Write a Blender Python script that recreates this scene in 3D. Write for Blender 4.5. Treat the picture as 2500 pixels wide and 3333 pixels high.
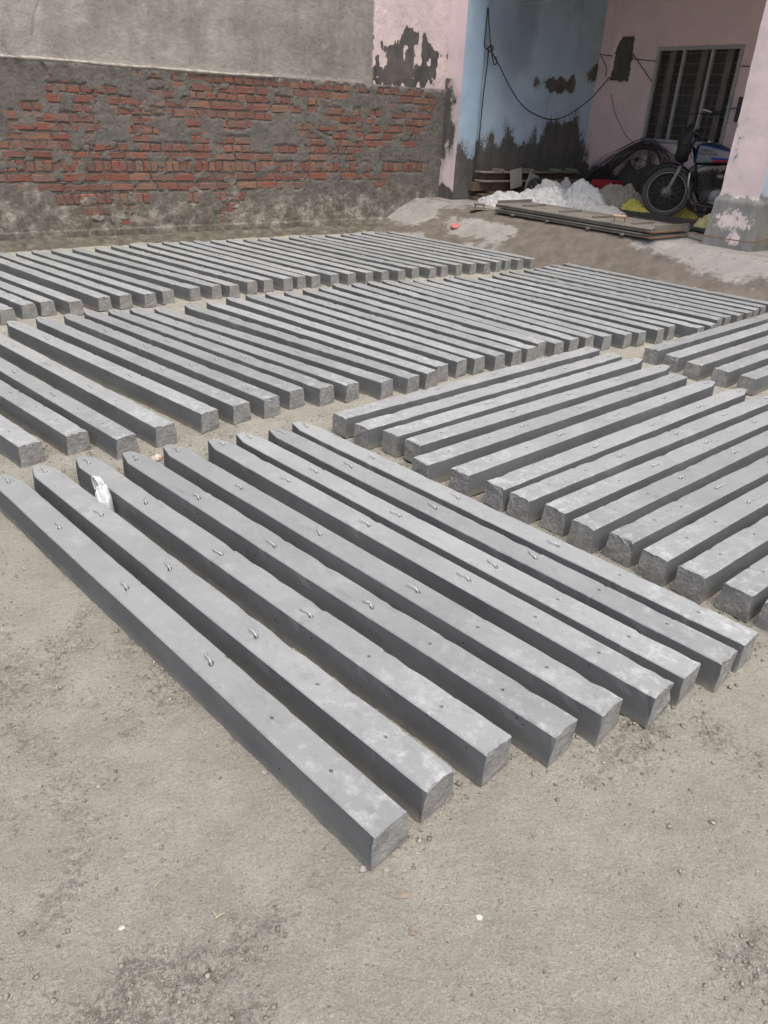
import bpy, math, random
import numpy as np
from mathutils import Vector, Matrix

# ------------------------------------------------------------------ clear
for _o in list(bpy.data.objects):
    bpy.data.objects.remove(_o, do_unlink=True)
scene = bpy.context.scene
COL = scene.collection
R = math.radians

# ------------------------------------------------------------------ camera
F_PX, PITCH, ROLL, CAM_H = 2437.95, 0.491317, 0.0532146, 1.55
IMW, IMH = 2500.0, 3333.0
_fw = np.array([0, math.cos(PITCH), -math.sin(PITCH)])
_rt = np.array([1.0, 0, 0])
_up = np.cross(_rt, _fw)
CR = _rt * math.cos(ROLL) + _up * math.sin(ROLL)
CU = -_rt * math.sin(ROLL) + _up * math.cos(ROLL)
CF = _fw
CO = np.array([0, 0, CAM_H])
cam_data = bpy.data.cameras.new("camera")
cam_data.sensor_fit = 'HORIZONTAL'
cam_data.sensor_width = 36.0
cam_data.lens = 36.0 * F_PX / IMW
cam_data.clip_start = 0.05
cam_data.clip_end = 2000.0
cam = bpy.data.objects.new("camera", cam_data)
COL.objects.link(cam)
_m = Matrix.Identity(4)
for _i in range(3):
    _m[_i][0], _m[_i][1], _m[_i][2], _m[_i][3] = CR[_i], CU[_i], -CF[_i], CO[_i]
cam.matrix_world = _m
scene.camera = cam

# ------------------------------------------------------------------ light: bright overcast, softly from the right and behind
SUN_EL, SUN_AZ = R(68), R(158)          # azimuth clockwise from +Y
world = bpy.data.worlds.new("World")
scene.world = world
world.use_nodes = True
_nt = world.node_tree
_nt.nodes.clear()
_sky = _nt.nodes.new("ShaderNodeTexSky")
_sky.sky_type = 'NISHITA'
_sky.sun_disc = False
_sky.sun_elevation = SUN_EL
_sky.sun_rotation = SUN_AZ
_sky.air_density = 1.0
_sky.dust_density = 6.0
_sky.ozone_density = 1.0
_bg = _nt.nodes.new("ShaderNodeBackground")
_bg.inputs[1].default_value = 0.10
_out = _nt.nodes.new("ShaderNodeOutputWorld")
_nt.links.new(_sky.outputs[0], _bg.inputs[0])
_nt.links.new(_bg.outputs[0], _out.inputs[0])
sun_data = bpy.data.lights.new("sun", 'SUN')
sun_data.energy = 1.5
sun_data.angle = R(50)
sun_data.color = (1.0, 0.97, 0.92)
sun = bpy.data.objects.new("sun", sun_data)
COL.objects.link(sun)
_d = Vector((math.sin(SUN_AZ) * math.cos(SUN_EL), math.cos(SUN_AZ) * math.cos(SUN_EL), math.sin(SUN_EL)))
sun.rotation_euler = _d.to_track_quat('Z', 'Y').to_euler()
sun.location = _d * 30
scene.view_settings.view_transform = 'Standard'
scene.view_settings.look = 'None'
scene.view_settings.gamma = 1.0
scene.view_settings.use_curve_mapping = False
scene.view_settings.exposure = 0.85

# ------------------------------------------------------------------ frames: building axes (a runs along the porch front, b goes into the porch)
AA = np.array([math.cos(R(-52.5)), math.sin(R(-52.5)), 0.0])
BB = np.array([-AA[1], AA[0], 0.0])
ZZ = np.array([0, 0, 1.0])
WALL_RZ = R(37.5)

def AB(a, b, z):
    return AA * a + BB * b + ZZ * z

def ray(px, py):
    return CF + CR * (px - IMW / 2) / F_PX - CU * (py - IMH / 2) / F_PX

def PZ(px, py, z):            # pixel onto a level plane
    d = ray(px, py)
    return CO + d * ((z - CAM_H) / d[2])

def PN(px, py, pt, n):        # pixel onto a plane
    d = ray(px, py)
    return CO + d * (((np.asarray(pt) - CO) @ n) / (d @ n))

def PA(px, py, a):
    return PN(px, py, AA * a, AA)

def PB(px, py, b):
    return PN(px, py, BB * b, BB)

# ------------------------------------------------------------------ numpy noise
def _hash(ix, iy, iz, seed):
    h = (ix.astype(np.int64) * 374761393 + iy.astype(np.int64) * 668265263 + iz.astype(np.int64) * 2147483647 + seed * 974634541) & 0xFFFFFFFF
    h = ((h ^ (h >> 13)) * 1274126177) & 0xFFFFFFFF
    h = ((h ^ (h >> 16)) * 2246822519) & 0xFFFFFFFF
    return ((h ^ (h >> 15)) & 0xFFFFFF) / float(0xFFFFFF)

def vnoise(p, seed=0):
    p = np.asarray(p, float)
    i = np.floor(p)
    f = p - i
    f = f * f * (3 - 2 * f)
    ix, iy, iz = i[..., 0], i[..., 1], i[..., 2]
    out = 0
    for dx in (0, 1):
        wx = f[..., 0] if dx else 1 - f[..., 0]
        for dy in (0, 1):
            wy = f[..., 1] if dy else 1 - f[..., 1]
            for dz in (0, 1):
                wz = f[..., 2] if dz else 1 - f[..., 2]
                out = out + wx * wy * wz * _hash(ix + dx, iy + dy, iz + dz, seed)
    return out

def fbm(p, octv=4, seed=0, gain=0.5):
    p = np.asarray(p, float)
    s, amp, tot = 0, 1.0, 0
    for k in range(octv):
        s = s + amp * vnoise(p * (2.03 ** k) + 17.3 * k, seed + k)
        tot += amp
        amp *= gain
    return s / tot

def P3(x, y, z=0.0):
    x, y = np.broadcast_arrays(np.asarray(x, float), np.asarray(y, float))
    return np.stack([x, y, np.full_like(x, z) if np.isscalar(z) else np.broadcast_to(z, x.shape)], -1)

def smooth(e0, e1, x):
    t = np.clip((x - e0) / (e1 - e0), 0, 1)
    return t * t * (3 - 2 * t)

# ------------------------------------------------------------------ objects
def mesh(name, verts, faces, mats=None, fmat=None, smooth_shade=False):
    me = bpy.data.meshes.new(name)
    if isinstance(verts, np.ndarray) and isinstance(faces, np.ndarray):
        nv, nf, k = len(verts), len(faces), faces.shape[1]
        me.vertices.add(nv)
        me.vertices.foreach_set("co", np.ascontiguousarray(verts, np.float32).ravel())
        me.loops.add(nf * k)
        me.loops.foreach_set("vertex_index", np.ascontiguousarray(faces, np.int32).ravel())
        me.polygons.add(nf)
        me.polygons.foreach_set("loop_start", np.arange(0, nf * k, k, dtype=np.int32))
        me.polygons.foreach_set("loop_total", np.full(nf, k, np.int32))
        me.update(calc_edges=True)
    else:
        me.from_pydata([tuple(map(float, v)) for v in verts], [], [tuple(map(int, f)) for f in faces])
        me.update()
    for m in (mats if isinstance(mats, (list, tuple)) else [mats]):
        if m is not None:
            me.materials.append(m)
    if fmat is not None:
        me.polygons.foreach_set("material_index", np.asarray(fmat, np.int32))
    if smooth_shade:
        me.polygons.foreach_set("use_smooth", np.ones(len(me.polygons), bool))
    me.validate()
    me.update()
    return me

def attr(me, name, vals):
    a = me.attributes.new(name, 'FLOAT', 'POINT')
    a.data.foreach_set("value", np.asarray(vals, np.float32).ravel())

def tag(o, label=None, cat=None, group=None, kind=None):
    if label: o["label"] = label
    if cat: o["category"] = cat
    if group: o["group"] = group
    if kind: o["kind"] = kind
    return o

def link(name, me, parent=None, loc=None, rz=0.0):
    o = bpy.data.objects.new(name, me)
    COL.objects.link(o)
    if parent is not None: o.parent = parent
    if loc is not None: o.location = tuple(loc)
    if rz: o.rotation_euler = (0, 0, rz)
    return o

class Thing:
    """An Empty at the thing's base; parts are given in world space (local=False) or in the thing's frame."""
    def __init__(s, name, label, cat, loc=(0, 0, 0), rz=0.0, group=None, scale=1.0):
        s.o = bpy.data.objects.new(name, None)
        COL.objects.link(s.o)
        s.o.location = tuple(map(float, loc))
        s.o.rotation_euler = (0, 0, rz)
        s.o.scale = (scale,) * 3
        s.o.empty_display_size = 0.1
        tag(s.o, label, cat, group)
        s.inv = (Matrix.Translation(Vector(tuple(map(float, loc)))) @ Matrix.Rotation(rz, 4, 'Z') @ Matrix.Scale(scale, 4)).inverted()
    def part(s, name, vf, mats, local=False, parent=None, smooth_shade=False, fmat=None, label=None):
        v, f = vf[0], vf[1]
        v = np.asarray(v, float)
        if not local:
            m = np.array(s.inv)
            v = v @ m[:3, :3].T + m[:3, 3]
        me = mesh(name, v, f, mats, fmat, smooth_shade)
        o = link(name, me, parent or s.o)
        if label: o["label"] = label
        return o

# shape makers: each returns (verts, faces)
def box(x0, x1, y0, y1, z0, z1, bev=0.0):
    if bev <= 0:
        v = [(x, y, z) for z in (z0, z1) for y in (y0, y1) for x in (x0, x1)]
        f = [(0, 2, 3, 1), (4, 5, 7, 6), (0, 1, 5, 4), (2, 6, 7, 3), (0, 4, 6, 2), (1, 3, 7, 5)]
        return np.array(v, float), f
    v, f = [], []
    xs, ys, zs = (x0, x1), (y0, y1), (z0, z1)
    idx = {}
    for i in (0, 1):
        for j in (0, 1):
            for k in (0, 1):
                cx, cy, cz = xs[i], ys[j], zs[k]
                sx, sy, sz = (bev if i == 0 else -bev), (bev if j == 0 else -bev), (bev if k == 0 else -bev)
                idx[i, j, k] = len(v)
                v += [(cx, cy + sy, cz + sz), (cx + sx, cy, cz + sz), (cx + sx, cy + sy, cz)]
    g = lambda i, j, k, ax: idx[i, j, k] + ax
    for i in (0, 1):
        q = [g(i, 0, 0, 0), g(i, 1, 0, 0), g(i, 1, 1, 0), g(i, 0, 1, 0)]; f.append(q if i else q[::-1])
        q = [g(0, i, 0, 1), g(0, i, 1, 1), g(1, i, 1, 1), g(1, i, 0, 1)]; f.append(q if i else q[::-1])
        q = [g(0, 0, i, 2), g(1, 0, i, 2), g(1, 1, i, 2), g(0, 1, i, 2)]; f.append(q if i else q[::-1])
    for i in (0, 1):
        for j in (0, 1):
            q = [g(i, j, 0, 0), g(i, j, 1, 0), g(i, j, 1, 1), g(i, j, 0, 1)]; f.append(q)
            q = [g(i, 0, j, 0), g(i, 1, j, 0), g(i, 1, j, 2), g(i, 0, j, 2)]; f.append(q)
            q = [g(0, i, j, 1), g(1, i, j, 1), g(1, i, j, 2), g(0, i, j, 2)]; f.append(q)
            for k in (0, 1):
                f.append([g(i, j, k, 0), g(i, j, k, 1), g(i, j, k, 2)])
    return np.array(v, float), f

def frame_box(o, ex, ey, ez, x0, x1, y0, y1, z0, z1, bev=0.0):
    v, f = box(x0, x1, y0, y1, z0, z1, bev)
    o, ex, ey, ez = map(np.asarray, (o, ex, ey, ez))
    return o + v[:, :1] * ex + v[:, 1:2] * ey + v[:, 2:3] * ez, f

def ab_box(a0, a1, b0, b1, z0, z1, bev=0.0):
    return frame_box((0, 0, 0), AA, BB, ZZ, a0, a1, b0, b1, z0, z1, bev)

def tube(pts, r, n=6, cap=True):
    pts = [np.asarray(p, float) for p in pts]
    rs = r if isinstance(r, (list, tuple, np.ndarray)) else [r] * len(pts)
    v, f = [], []
    up = None
    for i, p in enumerate(pts):
        t = pts[min(i + 1, len(pts) - 1)] - pts[max(i - 1, 0)]
        t = t / (np.linalg.norm(t) + 1e-9)
        if up is None:
            ref = np.array([0, 0, 1.0]) if abs(t[2]) < 0.9 else np.array([1.0, 0, 0])
        else:
            ref = up
        s = np.cross(t, ref); s /= np.linalg.norm(s) + 1e-9
        up = np.cross(s, t)
        for k in range(n):
            an = 2 * math.pi * k / n
            v.append(p + rs[i] * (math.cos(an) * s + math.sin(an) * up))
    m = len(pts)
    for i in range(m - 1):
        for k in range(n):
            f.append((i * n + k, i * n + (k + 1) % n, (i + 1) * n + (k + 1) % n, (i + 1) * n + k))
    if cap:
        f.append(tuple(range(n))[::-1]); f.append(tuple((m - 1) * n + k for k in range(n)))
    return np.array(v), f

def spline(pts, k=6):
    pts = [np.asarray(p, float) for p in pts]
    out = []
    for i in range(len(pts) - 1):
        p0, p1, p2, p3 = pts[max(i - 1, 0)], pts[i], pts[i + 1], pts[min(i + 2, len(pts) - 1)]
        for j in range(k):
            t = j / k
            out.append(0.5 * ((2 * p1) + (p2 - p0) * t + (2 * p0 - 5 * p1 + 4 * p2 - p3) * t * t + (3 * p1 - p0 - 3 * p2 + p3) * t ** 3))
    out.append(pts[-1])
    return out

def join(*vfs):
    v, f, n = [], [], 0
    for a, b in vfs:
        v.append(np.asarray(a, float)); f += [tuple(i + n for i in q) for q in b]; n += len(a)
    return np.concatenate(v), f

def lathe(prof, n=20, axis='y', c=(0, 0, 0)):
    v, f = [], []
    for (r, h) in prof:
        for k in range(n):
            an = 2 * math.pi * k / n
            x, y = r * math.cos(an), r * math.sin(an)
            p = {'y': (x, h, y), 'z': (x, y, h), 'x': (h, x, y)}[axis]
            v.append([p[i] + c[i] for i in range(3)])
    for i in range(len(prof) - 1):
        for k in range(n):
            f.append((i * n + k, i * n + (k + 1) % n, (i + 1) * n + (k + 1) % n, (i + 1) * n + k))
    if prof[0][0] > 1e-6: f.append(tuple(range(n))[::-1])
    if prof[-1][0] > 1e-6: f.append(tuple((len(prof) - 1) * n + k for k in range(n)))
    return np.array(v), f

def loft(secs):
    n = len(secs[0]); v = np.concatenate([np.asarray(s, float) for s in secs]); f = []
    for i in range(len(secs) - 1):
        for k in range(n):
            f.append((i * n + k, i * n + (k + 1) % n, (i + 1) * n + (k + 1) % n, (i + 1) * n + k))
    f.append(tuple(range(n))[::-1]); f.append(tuple((len(secs) - 1) * n + k for k in range(n)))
    return v, f

def grid_faces(nu, nv):
    i = np.arange(nu - 1)[:, None] * nv + np.arange(nv - 1)[None, :]
    return np.stack([i, i + nv, i + nv + 1, i + 1], -1).reshape(-1, 4)

# ------------------------------------------------------------------ materials
class Mat:
    def __init__(s, name, rough=0.9, spec=0.25, metal=0.0):
        s.m = bpy.data.materials.new(name)
        s.m.use_nodes = True
        s.t = s.m.node_tree
        s.b = s.t.nodes["Principled BSDF"]
        s.b.inputs["Roughness"].default_value = rough
        s.b.inputs["Specular IOR Level"].default_value = spec
        s.b.inputs["Metallic"].default_value = metal
        s._co = None
    def new(s, t): return s.t.nodes.new("ShaderNode" + t)
    def lk(s, a, b): s.t.links.new(a, b)
    def co(s, rnd=False, scale=None):
        if s._co is None:
            tc = s.new("TexCoord"); s._co = tc.outputs["Object"]
            if rnd:
                oi = s.new("ObjectInfo"); mu = s.new("Math"); mu.operation = 'MULTIPLY'; mu.inputs[1].default_value = 37.0
                s.lk(oi.outputs["Random"], mu.inputs[0])
                ad = s.new("VectorMath"); ad.operation = 'ADD'
                s.lk(s._co, ad.inputs[0]); s.lk(mu.outputs[0], ad.inputs[1]); s._co = ad.outputs[0]
        if scale:
            mp = s.new("VectorMath"); mp.operation = 'MULTIPLY'; mp.inputs[1].default_value = scale
            s.lk(s._co, mp.inputs[0]); return mp.outputs[0]
        return s._co
    def noise(s, scale, detail=4, rough=0.6, co=None, dist=0.0):
        n = s.new("TexNoise"); n.inputs["Scale"].default_value = scale; n.inputs["Detail"].default_value = detail
        n.inputs["Roughness"].default_value = rough; n.inputs["Distortion"].default_value = dist
        s.lk(co or s.co(), n.inputs["Vector"]); return n.outputs["Fac"]
    def voro(s, scale, co=None, feat='F1', rand=1.0):
        n = s.new("TexVoronoi"); n.feature = feat; n.inputs["Scale"].default_value = scale; n.inputs["Randomness"].default_value = rand
        s.lk(co or s.co(), n.inputs["Vector"]); return n.outputs["Distance"]
    def ramp(s, fac, *stops):
        r = s.new("ValToRGB"); e = r.color_ramp.elements
        while len(e) < len(stops): e.new(0.5)
        for el, (p, c) in zip(e, stops):
            el.position = p; el.color = (c, c, c, 1) if not hasattr(c, '__len__') else (*c, 1)
        s.lk(fac, r.inputs[0]); return r.outputs[0]
    def mix(s, fac, a, b, blend='MIX'):
        n = s.new("Mix"); n.data_type = 'RGBA'; n.blend_type = blend
        for sock, val in ((n.inputs[0], fac), (n.inputs[6], a), (n.inputs[7], b)):
            if hasattr(val, 'is_linked') or hasattr(val, 'node'): s.lk(val, sock)
            elif hasattr(val, '__len__'): sock.default_value = (*val, 1)
            else: sock.default_value = val
        return n.outputs[2]
    def math(s, op, a, b=0.0):
        n = s.new("Math"); n.operation = op
        for sock, val in ((n.inputs[0], a), (n.inputs[1], b)):
            if hasattr(val, 'node'): s.lk(val, sock)
            else: sock.default_value = val
        return n.outputs[0]
    def attr(s, name):
        n = s.new("Attribute"); n.attribute_name = name; return n.outputs["Fac"]
    def rnd(s):
        return s.new("ObjectInfo").outputs["Random"]
    def color(s, c):
        if hasattr(c, 'node'): s.lk(c, s.b.inputs["Base Color"])
        else: s.b.inputs["Base Color"].default_value = (*c, 1)
        return s
    def bump(s, h, strength=0.5, dist=0.01):
        prev = s.b.inputs["Normal"].links[0].from_socket if s.b.inputs["Normal"].is_linked else None
        n = s.new("Bump"); n.inputs["Strength"].default_value = strength; n.inputs["Distance"].default_value = dist
        s.lk(h, n.inputs["Height"])
        if prev: s.lk(prev, n.inputs["Normal"])
        s.lk(n.outputs[0], s.b.inputs["Normal"]); return s

def plain(name, c, rough=0.7, spec=0.3, metal=0.0, var=0.25, scale=14.0, bump=0.15):
    m = Mat(name, rough, spec, metal)
    n = m.noise(scale, 5, 0.65)
    c = np.array(c)
    m.color(m.ramp(n, (0.25, tuple(c * (1 - var))), (0.75, tuple(np.minimum(c * (1 + var), 1)))))
    m.bump(m.noise(scale * 6, 3), bump, 0.004)
    return m.m

# concrete: trowelled top, mould-cast side, rough sawn butt
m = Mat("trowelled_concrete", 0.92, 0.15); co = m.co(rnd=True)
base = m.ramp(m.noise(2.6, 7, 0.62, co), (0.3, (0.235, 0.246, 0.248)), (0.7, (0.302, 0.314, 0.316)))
base = m.mix(m.ramp(m.noise(5.0, 9, 0.74, co, 0.3), (0.56, 0.0), (0.76, 0.50)), base, (0.43, 0.438, 0.442))
base = m.mix(m.ramp(m.noise(48.0, 5, 0.75, co), (0.58, 0.0), (0.72, 0.30)), base, (0.47, 0.475, 0.48))
base = m.mix(m.ramp(m.noise(11.0, 3, 0.5, m.co(scale=(1.0, 2.0, 1.0))), (0.61, 0.0), (0.70, 0.35)), base, (0.19, 0.193, 0.196))
base = m.mix(m.ramp(m.noise(65.0, 3, 0.6, co), (0.27, 0.45), (0.36, 0.0)), base, (0.16, 0.163, 0.166))
sx = m.new("SeparateXYZ"); tc0 = m.new("TexCoord"); m.lk(tc0.outputs["Object"], sx.inputs[0])
base = m.mix(m.math('MULTIPLY', m.ramp(sx.outputs[0], (0.02, 0.8), (0.6, 0.12)), m.ramp(m.noise(20.0, 8, 0.75, co), (0.50, 0.0), (0.66, 0.8))), base, (0.50, 0.508, 0.512))
base = m.mix(m.ramp(m.voro(85.0, co), (0.03, 0.7), (0.09, 0.0)), base, (0.60, 0.60, 0.60))
hv = m.new("HueSaturation"); m.lk(base, hv.inputs["Color"])
m.lk(m.math('ADD', m.math('MULTIPLY', m.rnd(), 0.22), 0.88), hv.inputs["Value"])
m.color(hv.outputs[0])
m.bump(m.noise(90.0, 5, 0.7, co), 0.45, 0.004); m.bump(m.noise(9.0, 3, 0.5, co), 0.25, 0.01)
CONC_TOP = m.m
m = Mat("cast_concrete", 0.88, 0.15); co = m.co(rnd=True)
base = m.ramp(m.noise(5.0, 6, 0.6, m.co(scale=(0.5, 1, 1))), (0.3, (0.098, 0.103, 0.106)), (0.75, (0.156, 0.162, 0.165)))  # mould-cast tone lowered further to deepen the shade between posts
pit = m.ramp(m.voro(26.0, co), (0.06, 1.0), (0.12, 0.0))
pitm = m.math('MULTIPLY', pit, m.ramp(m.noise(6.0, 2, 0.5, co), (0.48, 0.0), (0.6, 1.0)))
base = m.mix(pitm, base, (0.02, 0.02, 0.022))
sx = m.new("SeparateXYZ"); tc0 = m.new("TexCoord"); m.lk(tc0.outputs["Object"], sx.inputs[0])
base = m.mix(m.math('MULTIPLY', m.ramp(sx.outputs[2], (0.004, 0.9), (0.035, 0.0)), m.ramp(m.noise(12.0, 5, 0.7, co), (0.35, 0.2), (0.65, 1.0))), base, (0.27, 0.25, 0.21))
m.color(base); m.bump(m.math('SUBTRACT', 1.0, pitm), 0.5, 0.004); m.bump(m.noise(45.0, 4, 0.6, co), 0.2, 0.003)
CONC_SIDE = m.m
m = Mat("rough_concrete", 0.92, 0.2); co = m.co(rnd=True)
base = m.ramp(m.noise(22.0, 6, 0.7, co), (0.3, (0.19, 0.19, 0.185)), (0.72, (0.34, 0.335, 0.32)))
base = m.mix(m.ramp(m.voro(70.0, co), (0.1, 0.55), (0.3, 0.0)), base, (0.46, 0.45, 0.42))
m.color(base); m.bump(m.noise(55.0, 6, 0.7, co), 0.9, 0.008); m.bump(m.voro(60.0, co), 0.4, 0.006)
CONC_BUTT = m.m
WIRE = plain("galvanised_wire", (0.50, 0.51, 0.52), 0.35, 0.5, 0.35, 0.12, 60.0, 0.05)

# ground
m = Mat("sandy_earth", 0.97, 0.12)
big = m.noise(0.55, 5, 0.6); mid = m.noise(5.0, 6, 0.65); fine = m.noise(160.0, 3, 0.7)
base = m.ramp(big, (0.3, (0.330, 0.318, 0.270)), (0.7, (0.405, 0.392, 0.338)))
base = m.mix(m.ramp(mid, (0.40, 0.0), (0.62, 0.65)), base, (0.47, 0.450, 0.392))
gran = m.noise(70.0, 4, 0.8)
cl = m.math('MULTIPLY', m.attr("clod"), m.ramp(gran, (0.42, 1.0), (0.56, 0.0)))
base = m.mix(m.ramp(cl, (0.1, 0.0), (0.7, 0.55)), base, (0.13, 0.122, 0.105))
base = m.mix(m.ramp(fine, (0.30, 0.5), (0.43, 0.0)), base, (0.13, 0.12, 0.10))
base = m.mix(m.ramp(fine, (0.57, 0.0), (0.70, 0.55)), base, (0.62, 0.58, 0.50))
base = m.mix(m.ramp(m.noise(85.0, 3, 0.7), (0.66, 0.0), (0.71, 0.6)), base, (0.14, 0.13, 0.11))
m.color(base)
m.bump(m.noise(190.0, 3, 0.75), 1.0, 0.006); m.bump(m.noise(60.0, 5, 0.75), 1.0, 0.016)
EARTH = m.m
m = Mat("gravel_crumb", 0.95, 0.15)
m.color(m.ramp(m.noise(35.0, 4, 0.7), (0.3, (0.12, 0.108, 0.092)), (0.5, (0.25, 0.225, 0.19)), (0.72, (0.42, 0.39, 0.33))))
m.bump(m.noise(140.0, 3), 0.6, 0.003)
CRUMB = m.m

# ================================================================== SETTING
rng = np.random.default_rng(11)
random.seed(5)

def clod_mask(x, y):
    n = fbm(P3(x * 2.3, y * 2.3), 4, 21)
    n2 = fbm(P3(x * 9, y * 9), 3, 27)
    return smooth(0.48, 0.78, n * 0.55 + n2 * 0.45)

def ground_z(x, y):
    c = clod_mask(x, y)
    z = (fbm(P3(x * 1.3, y * 1.3), 3, 3) - 0.5) * 0.022
    z = z + (fbm(P3(x * 14, y * 14), 3, 5) - 0.5) * 0.010
    z = z + c * (fbm(P3(x * 38, y * 38), 3, 8) - 0.55) * 0.042
    z = z + (fbm(P3(x * 70, y * 70), 2, 9) - 0.5) * 0.006
    return z - 0.004

def axis(lo, hi, d, far, g=1.22):
    c = list(np.arange(lo, hi + d / 2, d))
    s, x = d, hi
    while x < far:
        s *= g; x += s; c.append(x)
    s, x = d, lo
    pre = []
    while x > -far:
        s *= g; x -= s; pre.append(x)
    return np.array(pre[::-1] + c)

def axis2(segs, far):
    c = []
    for lo, hi, d in segs: c += list(np.arange(lo, hi - d / 4, d))
    c.append(segs[-1][1])
    x, s = segs[-1][1], segs[-1][2]
    while x < far: s *= 1.25; x += s; c.append(x)
    x, s = segs[0][0], segs[0][2]; pre = []
    while x > -far: s *= 1.25; x -= s; pre.append(x)
    return np.array(pre[::-1] + c)

gx = axis2([(-5.0, -1.6, 0.05), (-1.6, 1.9, 0.0095), (1.9, 5.0, 0.05)], 600)
gy = axis2([(0.2, 2.6, 0.0095), (2.6, 4.2, 0.02), (4.2, 12.5, 0.05)], 600)
X, Y = np.meshgrid(gx, gy, indexing='ij')
Z = ground_z(X, Y)
fade = smooth(12, 30, np.hypot(X, Y - 5))
Z = Z * (1 - fade)
me = mesh("ground", np.stack([X, Y, Z], -1).reshape(-1, 3), grid_faces(len(gx), len(gy)), EARTH, smooth_shade=True)
attr(me, "clod", clod_mask(X, Y))
tag(link("ground", me), kind="structure")

# ------------------------------------------------------------------ plinth: sloping plastered apron and porch floor in one cast surface
HP = 0.40
def apron_z(a, b):
    b0 = 6.98 + 0.34 * smooth(-6.9, -5.2, a) + 0.07 * (fbm(P3(a * 2.2, 0 * a), 3, 31) - 0.5) * 2
    b1 = 7.72 + 0.10 * smooth(-6.5, -4.6, a)
    t = np.clip((b - b0) / (b1 - b0), 0, 1)
    z = 0.075 + (HP - 0.075) * (0.55 * t + 0.45 * t * t * (3 - 2 * t))
    lip = smooth(-0.03, 0.015, b - b0)
    z = -0.05 + (z + 0.05) * lip
    dirt = 0.07 * smooth(-0.42, -0.03, b - b0) * (1 - lip)
    z = np.maximum(z, dirt - 0.03)
    return z + (fbm(P3(a * 5, b * 5), 3, 33) - 0.5) * 0.022 * (t < 1) + (fbm(P3(a * 16, b * 16), 3, 34) - 0.5) * 0.006
ga = np.arange(-9.75, -1.0, 0.03); gb = np.concatenate([np.arange(6.4, 8.3, 0.022), np.arange(8.3, 11.3, 0.06)])
Am, Bm = np.meshgrid(ga, gb, indexing='ij')
Zm = apron_z(Am, Bm)
V = Am[..., None] * AA + Bm[..., None] * BB + Zm[..., None] * ZZ
m = Mat("worn_cement_plaster", 0.9, 0.2)
n = m.noise(1.6, 7, 0.62, None, 0.5)
base = m.ramp(m.noise(4.0, 6, 0.65), (0.3, (0.25, 0.24, 0.222)), (0.7, (0.36, 0.348, 0.325)))
base = m.mix(m.ramp(m.math("ADD", m.attr("dirt"), m.math("MULTIPLY", m.math("SUBTRACT", m.noise(9.0, 7, 0.75), 0.5), 0.55)), (0.47, 0.0), (0.56, 1.0)), base, m.ramp(m.noise(6.0, 5, 0.7), (0.3, (0.115, 0.10, 0.085)), (0.7, (0.20, 0.175, 0.15))))
base = m.mix(m.ramp(m.noise(14.0, 4, 0.6), (0.60, 0.0), (0.68, 0.7)), base, (0.15, 0.135, 0.118))
m.color(base); m.bump(m.noise(30.0, 6, 0.7), 0.5, 0.012)
me = mesh("plinth", V.reshape(-1, 3), grid_faces(len(ga), len(gb)), m.m, smooth_shade=True)
dn = 0.5 + (fbm(P3(Am * 1.5, Bm * 2.2), 5, 36) - 0.5) * 1.7
dirt = dn * 0.75 + 0.10 * smooth(-7.9, -6.6, Am) * smooth(7.9, 7.5, Bm) + 0.22 * smooth(7.3, 7.02, Bm) + 0.05
dirt = dirt - 0.08 * smooth(-7.9, -8.9, Am)
dirt = dirt + 0.25 * smooth(7.35, 7.65, Bm) * smooth(-6.5, -7.2, Am) * smooth(8.3, 7.9, Bm) - 0.30 * smooth(7.85, 8.05, Bm) + 0.12 * smooth(-6.4, -5.6, Am) * smooth(8.0, 7.8, Bm)
attr(me, "dirt", dirt)
tag(link("plinth", me), kind="structure")

# ------------------------------------------------------------------ boundary wall: plastered brick, plaster fallen away in the middle
WALL_A = -9.68
WB0, WB1 = 0.4, 8.16
def crop1(*iv): return [(a * .4822, b * .4822) for a, b in iv]
def crop2(*iv): return [(700 + a * .4822, 700 + b * .4822) for a, b in iv]
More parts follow.
